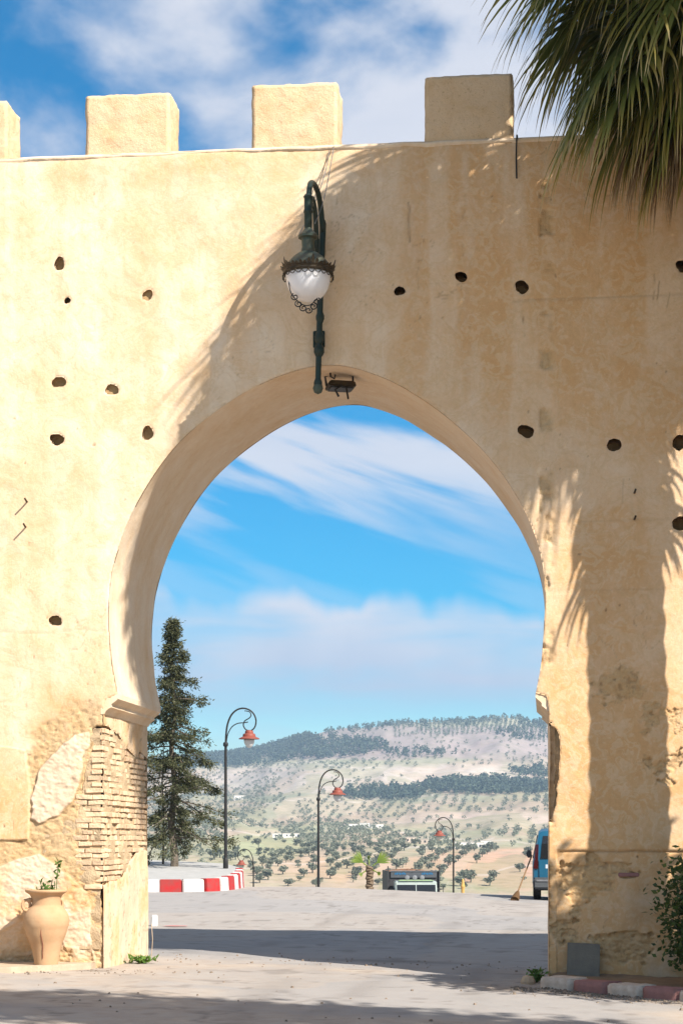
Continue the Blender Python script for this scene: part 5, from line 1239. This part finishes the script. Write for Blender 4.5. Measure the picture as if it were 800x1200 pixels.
# ------------------------------------------------------------------ vehicles
def wheel(t, c, r, w, ax, name='wheel'):
    root = MB(); root.lathe([(r * .60, -w / 2), (r * .92, -w / 2), (r, -w * .35), (r, w * .35), (r * .92, w / 2), (r * .60, w / 2)], c, 28, ax); o = root.build('wheel', 'rubber', t, local=True); autosmooth(o)
    m = MB(); m.lathe([(.02, -w * .42), (r * .25, -w * .46), (r * .58, -w * .40), (r * .62, -w * .48), (r * .62, w * .48), (r * .58, w * .40), (r * .25, w * .46), (.02, w * .42)], c, 20, ax); q = m.build('rim', 'steel', o, local=True); autosmooth(q)
def build_van():
    # local frame: x to the right of the van, y forward, origin on the ground under the rear
    ctr = GP(623.5, 48); t = thing('parked_van', 'blue van seen from behind, half hidden by the right pier', 'van', ctr); t.rotation_euler = (0, 0, TH - .10)
    W = .84; x0 = W + .0
    secs = []                                # stations along y: lower half-width, waist, roof height, roof half-width
    for y, zb, zw, zr, wl, wr in ((0.0, .42, .98, 1.12, .80, .74), (.06, .36, .98, 1.45, .83, .70), (.20, .32, 1.0, 1.76, .84, .66), (.45, .30, 1.0, 1.82, .84, .655), (1.6, .28, 1.0, 1.83, .84, .66), (2.35, .28, 1.0, 1.80, .84, .66), (2.75, .28, 1.0, 1.55, .84, .66), (3.15, .28, .98, 1.12, .83, .70), (3.7, .30, .90, .98, .80, .70), (4.0, .38, .78, .80, .72, .62)):
        ring = []
        half = [(wl * .96, zb), (wl, zb + .12), (wl, zw - .05), (wl * .985, zw), ((wl + wr) / 2 + .01, (zw + zr) / 2), (wr + .02, zr - .06), (wr - .06, zr - .005), (wr * .5, zr + .02)]
        ring = [(x, y, z) for x, z in half] + [(-x, y, z) for x, z in reversed(half)]
        secs.append(ring)
    mb = MB(); n = len(secs[0]); mb.v = [p for r in secs for p in r]
    for i in range(len(secs) - 1):
        for k in range(n): mb.f.append((i * n + k, i * n + (k + 1) % n, (i + 1) * n + (k + 1) % n, (i + 1) * n + k))
    mb.f += [tuple(range(n - 1, -1, -1)), tuple((len(secs) - 1) * n + k for k in range(n))]
    mb.v = [(x + x0, y, z) for x, y, z in mb.v]; o = mb.build('body', 'van_blue', t, local=True); autosmooth(o, 35)
    def pl(name, pts, mat, th=.02, par=t):
        P = [Vector((p[0] + x0, p[1], p[2])) for p in pts]; nn = (P[1] - P[0]).cross(P[2] - P[0]).normalized() * th
        m = MB(); k = len(P); m.add([p + nn for p in P] + [p - nn for p in P], [tuple(range(k)), tuple(range(2 * k - 1, k - 1, -1))] + [(i, i + k, (i + 1) % k + k, (i + 1) % k) for i in range(k)]); return m.build(name, mat, par, local=True)
    for s in (-1, 1):
        m = MB(); lv = [(-.02, 1.06, .64), (.035, 1.44, .60), (.125, 1.64, .57)]; vv = []
        for yy, zz, xx in lv: vv += [(x0 + s * .05, yy, zz), (x0 + s * xx, yy, zz), (x0 + s * xx, yy + .05, zz), (x0 + s * .05, yy + .05, zz)]
        m.add(vv, [(0, 1, 5, 4), (4, 5, 9, 8), (1, 2, 6, 5), (5, 6, 10, 9), (3, 0, 4, 7), (7, 4, 8, 11), (0, 3, 2, 1), (8, 9, 10, 11)]); m.build('rear_window', 'glass_dark', t, local=True)
        pl('rear_door', [(s * .015, -.022, .50), (s * .66, -.022, .50), (s * .68, -.022, 1.02), (s * .015, -.022, 1.02)], 'van_blue', .008)
        pl('tail_lamp', [(s * .70, -.012, .80), (s * .815, .015, .80), (s * .76, .08, 1.42), (s * .685, .05, 1.42)], 'red_lamp', .03)
        pl('side_window', [(s * .825, .5, 1.06), (s * .825, 1.45, 1.06), (s * .705, 1.45, 1.66), (s * .705, .55, 1.66)], 'glass_dark', .015)
        pl('side_window', [(s * .825, 1.6, 1.06), (s * .825, 2.75, 1.06), (s * .715, 2.4, 1.62), (s * .705, 1.6, 1.66)], 'glass_dark', .015)
        m = MB(); m.box((x0 + s * .93, 2.55, 1.16), (.14, .10, .20)); q = m.build('mirror', 'grey_plastic', t, local=True, bevel=.03)
        for y in (.62, 3.25): wheel(t, (x0 + s * .72, y, .30), .30, .20, 'x')
    m = MB(); m.box((x0, -.01, .43), (1.66, .22, .30)); m.build('bumper', 'grey_plastic', t, local=True, bevel=.05)
    m = MB(); m.box((x0, -.13, .50), (1.5, .03, .05)); m.build('bumper_strip', 'steel', t, local=True, bevel=.01)
    m = MB(); m.box((x0 - .42, -.034, .86), (.18, .012, .10)); m.build('plate', 'plate', t, local=True)
    m = MB(); m.box((x0 + .0, -.03, 1.0), (.30, .03, .05)); m.build('handle', 'grey_plastic', t, local=True, bevel=.01)
    m = MB(); m.box((x0, 1.9, .29), (1.4, 3.4, .10)); m.build('underbody', 'truck_dark', t, local=True)
    return t
build_van()
def build_broom():
    a = AT(602.5, 1046, 47.2); a.z = g1(a.x, a.y) + .0; b = AT(622.5, 1003, 48.6)
    t = thing('broom', 'long handled broom leaning on the blue van', 'broom', a); d = (b - a).normalized()
    mb = MB(); mb.tube([a + d * .30, b + d * .02], .020, 8); mb.build('handle', 'wood', t)
    mb = MB(); s = RGT; r = random.Random(2)
    mb.tube([a + d * .38, a + d * .30, a + d * .18, a + d * .02], [.03, .06, .085, .11], 12); mb.build('brush_head', 'bristle', t); mb = MB()
    for i in range(40):
        q = a + d * .05 + s * r.uniform(-.10, .10) + Vector((0, r.uniform(-.06, .06), 0)); mb.tube([q + d * .1, q - d * .06 + Vector((r.uniform(-.02, .02), 0, 0))], .008, 4)
    mb.build('bristles', 'bristle', t)
build_broom()
def build_truck():
    ctr = GP(488, 90); t = thing('truck', 'lorry with a grey headboard and brown load, coming up behind the crest', 'truck', ctr); t.rotation_euler = (0, 0, TH + .05)
    z0 = AT(488, 1020, 90).z - ctr.z - .02      # height of the top
    W = 1.22
    mb = MB(); pr = [(0, .55), (0, 1.2), (.10, 1.30), (.30, z0 - .66), (.30, z0 - .54), (.45, z0 - .50), (1.5, z0 - .50), (1.5, .55)]
    mb.prism([(a, b) for a, b in pr], -1.0, 1.0, 'x'); o = mb.build('cab', 'truck_white', t, local=True, bevel=.04)
    sl_ = (.30 - .10) / (z0 - .66 - 1.30)
    for xa_, xb_ in ((-.93, -.02), (.02, .93)):
        za_, zb_ = 1.36, z0 - .675; ya, yb = .10 + sl_ * (za_ - 1.30) - .015, .10 + sl_ * (zb_ - 1.30) - .015
        mb = MB(); mb.add([(xa_, ya, za_), (xb_, ya, za_), (xb_, yb, zb_), (xa_, yb, zb_), (xa_, ya + .03, za_), (xb_, ya + .03, za_), (xb_, yb + .03, zb_), (xa_, yb + .03, zb_)], [(0, 1, 2, 3), (7, 6, 5, 4), (0, 4, 5, 1), (1, 5, 6, 2), (2, 6, 7, 3), (3, 7, 4, 0)]); mb.build('windscreen', 'glass_dark', t, local=True)
    mb = MB(); mb.box((0, .34, z0 - .475), (1.7, .16, .035)); mb.build('visor', 'truck_green', t, local=True, bevel=.015)
    mb = MB(); mb.box((0, 1.72, z0 - .62), (2.36, .05, 1.1)); mb.build('bed_front', 'truck_dark', t, local=True)
    for s in (-1, 1):
        mb = MB(); mb.box((s * .72, -.02, .85), (.30, .06, .20)); mb.build('headlight', 'clear_glass', t, local=True, bevel=.02)
        mb = MB(); mb.tube([(s * 1.05, .2, 1.75), (s * 1.28, .05, 1.80), (s * 1.28, .05, 1.35)], .02, 6); mb.box((s * 1.22, .04, 1.5), (.16, .06, .30)); mb.build('mirror', 'truck_dark', t, local=True)
        mb = MB(); mb.box((s * 1.08, .9, 1.6), (.03, .8, .5)); mb.build('side_window', 'glass_dark', t, local=True)
        mb = MB(); mb.box((s * W, 3.6, z0 - .62), (.06, 3.9, 1.15)); mb.build('bed_side', 'truck_dark', t, local=True, bevel=.01)
        for y in (.85, 3.9, 4.9): wheel(t, (s * .98, y, .48), .48, .30, 'x')
        mb = MB(); mb.box((s * (W + .035), 1.66, z0 - .5), (.05, .12, 1.4)); mb.build('bed_post', 'truck_dark', t, local=True)
    mb = MB(); mb.box((0, -.03, .62), (2.2, .14, .26)); mb.build('bumper', 'truck_grey', t, local=True, bevel=.03)
    mb = MB(); mb.box((0, -.015, 1.0), (1.2, .05, .34)); mb.build('grille', 'truck_dark', t, local=True, bevel=.02)
    mb = MB(); mb.box((0, 1.66, z0 - .20), (2.26, .06, .34)); hb = mb.build('headboard', 'truck_grey', t, local=True, bevel=.015)
    mb = MB(); mb.box((0, 1.64, z0 - .04), (2.30, .10, .04)); mb.build('headboard_rail', 'steel', t, local=True, bevel=.01)
    for s in (-1, 1):
        for k in range(7):
            mb = MB(); mb.box((s * .66 + (k - 3) * .082, 1.622, z0 - .17 + .008 * (k % 3)), (.045 + .016 * (k % 2), .012, .085 + .02 * ((k * 3) % 2))); mb.build('marking', 'truck_blue', hb, local=True)
    for x in (-.40, -.04, .32):
        mb = MB(); mb.lathe([(.03, .02), (.10, .02), (.115, -.03), (.11, -.05), (.02, -.06)], (x, .62, z0 - .335), 20, 'y'); o = mb.build('roof_lamp', 'steel', t, local=True); autosmooth(o)
        mb = MB(); mb.tube([(x, .66, z0 - .56), (x, .66, z0 - .42)], .02, 6); mb.build('lamp_stalk', 'truck_dark', o, local=True)
    mb = MB(); mb.tube([(-.85, .6, z0 - .53), (-.75, .6, z0 - .47), (.75, .6, z0 - .47), (.85, .6, z0 - .53)], .025, 6); mb.build('lamp_bar', 'truck_green', t, local=True)
    mb = MB(); mb.box((0, 3.4, .85), (.9, 5.0, .25)); mb.build('chassis', 'truck_dark', t, local=True); mb = MB(); mb.box((0, 3.6, z0 - 1.2), (2.4, 3.9, .10)); mb.build('bed_floor', 'truck_dark', t, local=True)
    mb = MB(); mb.box((0, 5.55, z0 - .62), (2.4, .06, 1.1)); mb.build('tailgate', 'truck_dark', t, local=True)
    xs = np.linspace(-1.18, 1.18, 26); ys = np.linspace(1.72, 5.5, 30); X, Y = np.meshgrid(xs, ys); Z = z0 - .10 + .16 * (1 - (X / 1.2) ** 2) * fbm(X * 2, Y * 1.4, 3, 7) + (fbm(X * 6, Y * 6, 3, 9) - .5) * .10
    I = np.arange(X.size).reshape(X.shape); link('load', npmesh('load', np.stack([X, Y, Z], -1).reshape(-1, 3), np.stack([I[:-1, :-1], I[:-1, 1:], I[1:, 1:], I[1:, :-1]], -1).reshape(-1, 4), False), 'load', t, True)
build_truck()
p = GP(542, 58); top = AT(542, 1030, 58); o = MB().lathe([(.05, -.3), (.055, .2), (.07, (top.z - p.z) * .55), (.045, (top.z - p.z) * .75), (.03, top.z - p.z)], p, 9).build('marker_post', 'yellow'); setp(o, 'short faded yellow post on the crest right of the far lamp', 'post')

# ------------------------------------------------------------------ trees and farms on the far slopes
def tree_mesh(name, n, rx, rz, s, seed, mat, trunk=True, shape='round'):
    r = random.Random(seed); mb = MB(); lobes = [(r.uniform(-.45, .45) * rx, r.uniform(-.45, .45) * rx, rz * r.uniform(.8, 1.35), r.uniform(.5, .75)) for _ in range(5)] + [(0, 0, rz * 1.1, .85)]
    for i in range(n):
        lx, ly, lz, k = r.choice(lobes); d = Vector((r.gauss(0, 1), r.gauss(0, 1), r.gauss(0, 1))).normalized() * (r.random() ** .4) * k
        p = Vector((lx + d.x * rx, ly + d.y * rx, lz + d.z * rz * .85 + .35 * rz)); a = Vector((r.gauss(0, 1), r.gauss(0, 1), r.gauss(0, .7))).normalized(); b = a.orthogonal().normalized(); b = Matrix.Rotation(r.uniform(0, 6.28), 3, a) @ b; q = s * r.uniform(.6, 1.3)
        mb.add([p - a * q * .5, p + b * q * .4, p + a * q * .5, p - b * q * .4], [(0, 1, 2, 3)])
    if trunk: mb.tube([(0, 0, -.5), (.1, 0, rz * .6), (0, 0, rz * 1.2)], [rx * .12, rx * .09, rx * .05], 5)
    me = mesh(name, mb.v, mb.f); me.materials.append(M[mat]); return me
def build_groves():
    r = np.random.default_rng(5)
    cand = []
    def dens(b, d):
        y = elev(b, d); v = .10 + .95 * sst(fbm(b / 30, d / 110, 4, 301), .40, .60) + .25 * sst(fbm(b / 120, d / 300, 3, 302), .5, .6)
        v *= 1 - .93 * patch(b, y, 590, 962, 115, 10, .2); v *= 1 - .85 * patch(b, y, 520, 908, 150, 11); v *= 1 - .9 * patch(b, y, 300, 990, 55, 11); v *= 1 - .75 * patch(b, y, 600, 1016, 80, 16); v *= 1 - .5 * patch(b, y, 330, 912, 100, 14)
        v = np.where((y < 882), v * .35, v); return np.clip(v, 0, 1)
    # olive trees: rows with jitter
    N = 42000; d = np.sqrt(r.uniform(690 ** 2, 3150 ** 2, N)); b = r.uniform(120, 700, N)
    # snap to an orchard grid of about 11 m
    X, Y = b2xy(b, d); gsz = 10.5; X = np.round(X / gsz) * gsz + r.normal(0, 1.6, N); Y = np.round(Y / gsz) * gsz + r.normal(0, 1.6, N)
    d = -X * math.sin(TH) + (Y + D) * math.cos(TH); b = (X * math.cos(TH) + (Y + D) * math.sin(TH)) / d * F + CX
    key = np.unique(np.stack([np.round(X / gsz), np.round(Y / gsz)], -1), axis=0, return_index=True)[1]; X, Y, d, b = X[key], Y[key], d[key], b[key]
    k = r.random(len(d)) < dens(b, d) * np.clip(1.05 - (d - 700) / 4200, .45, 1); X, Y, d, b = X[k], Y[k], d[k], b[k]
    vis = elev(b, d) < 1043; X, Y, d, b = X[vis], Y[vis], d[vis], b[vis]
    Z = hillz(b, d); o_ = np.argsort(d); X, Y, Z, d, b = X[o_], Y[o_], Z[o_], d[o_], b[o_]
    inview = (b > 240) & (b < 642)
    idx = np.where(inview)[0][:300]; near = np.zeros(len(d), bool); near[idx] = True
    ms = [tree_mesh('olive_tree', 150, r.uniform(2.1, 2.8), r.uniform(1.4, 1.9), 1.0, 60 + q, 'olive_leaf') for q in range(6)]
    for i in idx:
        o = bpy.data.objects.new('olive_tree', ms[int(r.integers(6))]); COL.objects.link(o); o.location = (X[i], Y[i], Z[i] - .2); s = float(r.choice((.55, .7, .85, 1.0, 1.15))); o.scale = (s, s, s * float(r.uniform(.85, 1.15))); o.rotation_euler = (0, 0, float(r.uniform(0, 6.28)))
        setp(o, 'round grey green olive tree on the lower slope beyond the road', 'olive tree', 'olive trees on the near slope')
    # the rest of the groves as one mass
    def mass(name, label, X, Y, Z, rx, rz, nq, s, mat, tall=0):
        V = []; n = len(X); 
        cx = np.repeat(X, nq); cy = np.repeat(Y, nq); cz = np.repeat(Z, nq); sc_ = np.repeat(r.uniform(.7, 1.3, n), nq); m = n * nq
        u = r.normal(0, 1, (m, 3)); u /= np.linalg.norm(u, axis=1)[:, None]; u *= (r.random(m) ** .4)[:, None]
        P = np.stack([cx + u[:, 0] * rx * sc_, cy + u[:, 1] * rx * sc_, cz + (rz * 1.25 + u[:, 2] * rz) * sc_], -1)
        a = r.normal(0, 1, (m, 3)); a /= np.linalg.norm(a, axis=1)[:, None]; c = np.cross(a, r.normal(0, 1, (m, 3))); c /= np.linalg.norm(c, axis=1)[:, None]; q = (s * r.uniform(.6, 1.3, m) * sc_)[:, None]
        V = np.stack([P - a * q * .5, P + c * q * .42, P + a * q * .5, P - c * q * .42], 1).reshape(-1, 3); Q = np.arange(m * 4).reshape(m, 4)
        o = link(name, npmesh(name, V, Q, False), mat); setp(o, label, 'trees', kind='stuff')
    far = ~near; mass('olive_grove', 'far olive groves dotting the hillside', X[far], Y[far], Z[far], 2.1, 1.6, 26, 1.25, 'olive_leaf')
    # pine woods: on the left of the ridge, along the foot of the pale slope and on the skyline
    N = 60000; d = r.uniform(1500, 3330, N); b = r.uniform(60, 760, N); y = elev(b, d)
    w = np.zeros(N)
    rid = np.interp(b, RID[:, 0], RID[:, 1])
    w = np.maximum(w, patch(b, y, 330, 877, 128, 13, .12, 5, .5) * (b < 458)); w = np.maximum(w, patch(b, y, 200, 893, 120, 9, .12, 5, .5))
    w = np.maximum(w, patch(b, y, 570, 924, 75, 8.5, .12, 6, .5)); w = np.maximum(w, patch(b, y, 455, 932, 50, 6.5, .2, 7, .8) * .9); w = np.maximum(w, patch(b, y, 640, 906, 40, 7, .2, 8, .8) * .8)
    w = np.maximum(w, (np.abs(y - rid - 2) < 4) * .10 * (b > 380)); w = np.maximum(w, patch(b, y, 620, 860, 45, 7, .3, 9, 1.2) * .2); w = np.maximum(w, patch(b, y, 480, 884, 45, 4, .3, 9, 1.2) * .25)
    k = r.random(N) < w * .62; b, d = b[k], d[k]; X, Y = b2xy(b, d); mass('pine_wood', 'dark pine woods on the ridge and across the slope', X, Y, hillz(b, d), 3.0, 4.0, 18, 2.6, 'pine_leaf')
    # planted rows running up the upper slope
    bb, dd = [], []
    for b0 in np.arange(462, 640, 5.2):
        for d0 in np.arange(2780, 3190, 9):
            bb.append(b0 + (d0 - 2980) * (.012 if b0 > 540 else -.004) + r.normal(0, .35)); dd.append(d0 + r.normal(0, 2))
    bb = np.array(bb); dd = np.array(dd); k = (r.random(len(bb)) < .8) & (fbm(bb / 40, dd / 90, 3, 500) > .36); bb, dd = bb[k], dd[k]; X, Y = b2xy(bb, dd)
    mass('orchard_rows', 'rows of small trees planted up the ridge', X, Y, hillz(bb, dd), 2.0, 2.0, 14, 1.7, 'olive_leaf')
build_groves()

def farmhouse(px, d, w, h, dep, mat, label, seed, rot=0.0):
    p = Vector((*b2xy(px, d), 0)); p.z = float(hillz(np.array(float(px)), np.array(float(d)))) - .4; r = random.Random(seed)
    t = thing('farmhouse', label, 'house', p, 'farm buildings on the slopes'); t.rotation_euler = (0, 0, TH + rot)
    mb = MB(); mb.box((0, 0, h / 2), (w, dep, h)); wl = mb.build('wall', mat, t, local=True)
    mb = MB(); mb.box((0, 0, h + .1), (w + .3, dep + .3, .35)); rf = mb.build('roof', 'house_roof', t, local=True)
    n = max(2, int(w / 4)); door = r.randrange(n)
    for k in range(n):
        x = (k + .5) / n * w - w / 2
        if k == door: mb = MB(); mb.box((x, -dep / 2, 1.25), (1.3, .12, 2.3)); mb.build('door', 'dark_open', t, local=True)
        else: mb = MB(); mb.box((x, -dep / 2, h * .55), (1.1, .12, 1.2)); mb.build('window', 'dark_open', t, local=True)
for a in ((413, 1520, 9, 4, 8, 'house', 'leftmost white farmhouse of the pair left of the far field', 1, .1), (427, 1500, 7, 4.5, 7, 'house', 'small white farmhouse between the two others left of the far field', 2, -.2), (441, 1530, 10, 3.8, 8, 'house', 'right hand white farmhouse of the row left of the far field', 3, .15),
          (541, 1130, 9, 4.6, 8, 'house', 'white farmhouse just right of the far street lamp', 4, .0), (557, 1120, 8, 3.6, 8, 'house', 'low white farm building in the middle of the white row right of the lamp', 5, .1), (569, 1150, 7, 3.4, 7, 'house', 'low white farm building at the right end of the white row', 6, -.1),
          (480, 1110, 7, 3.6, 7, 'house_tan', 'tan farm building left of the far street lamp', 7, .1), (495, 1090, 6, 3.2, 6, 'house_tan', 'small tan farm shed nearest the left of the far street lamp', 8, -.1), (281, 2250, 14, 6, 10, 'house', 'lone white house high on the left slope behind the tallest lamp', 9, .1), (336, 1330, 20, 3.2, 8, 'house', 'long low pale farm building above the green field', 10, .05)):
    farmhouse(*a)

# ------------------------------------------------------------------ haze
def build_haze():
    mb = MB(); c = CAM + FWD * 2150; mb.box((c.x, c.y, 105), (12600, 5300, 350), TH)
    m = bpy.data.materials.new('haze'); m.use_nodes = True; nt = m.node_tree; nt.nodes.clear(); out = nt.nodes.new('ShaderNodeOutputMaterial'); v = nt.nodes.new('ShaderNodeVolumePrincipled')
    v.inputs['Color'].default_value = (0.55, 0.76, 1.0, 1); v.inputs['Density'].default_value = 0.00015; v.inputs['Anisotropy'].default_value = 0.1
    nt.links.new(v.outputs[0], out.inputs['Volume']); M['haze'] = m
    o = mb.build('haze', 'haze'); setp(o, 'pale blue haze over the valley', 'haze', kind='stuff')
build_haze()
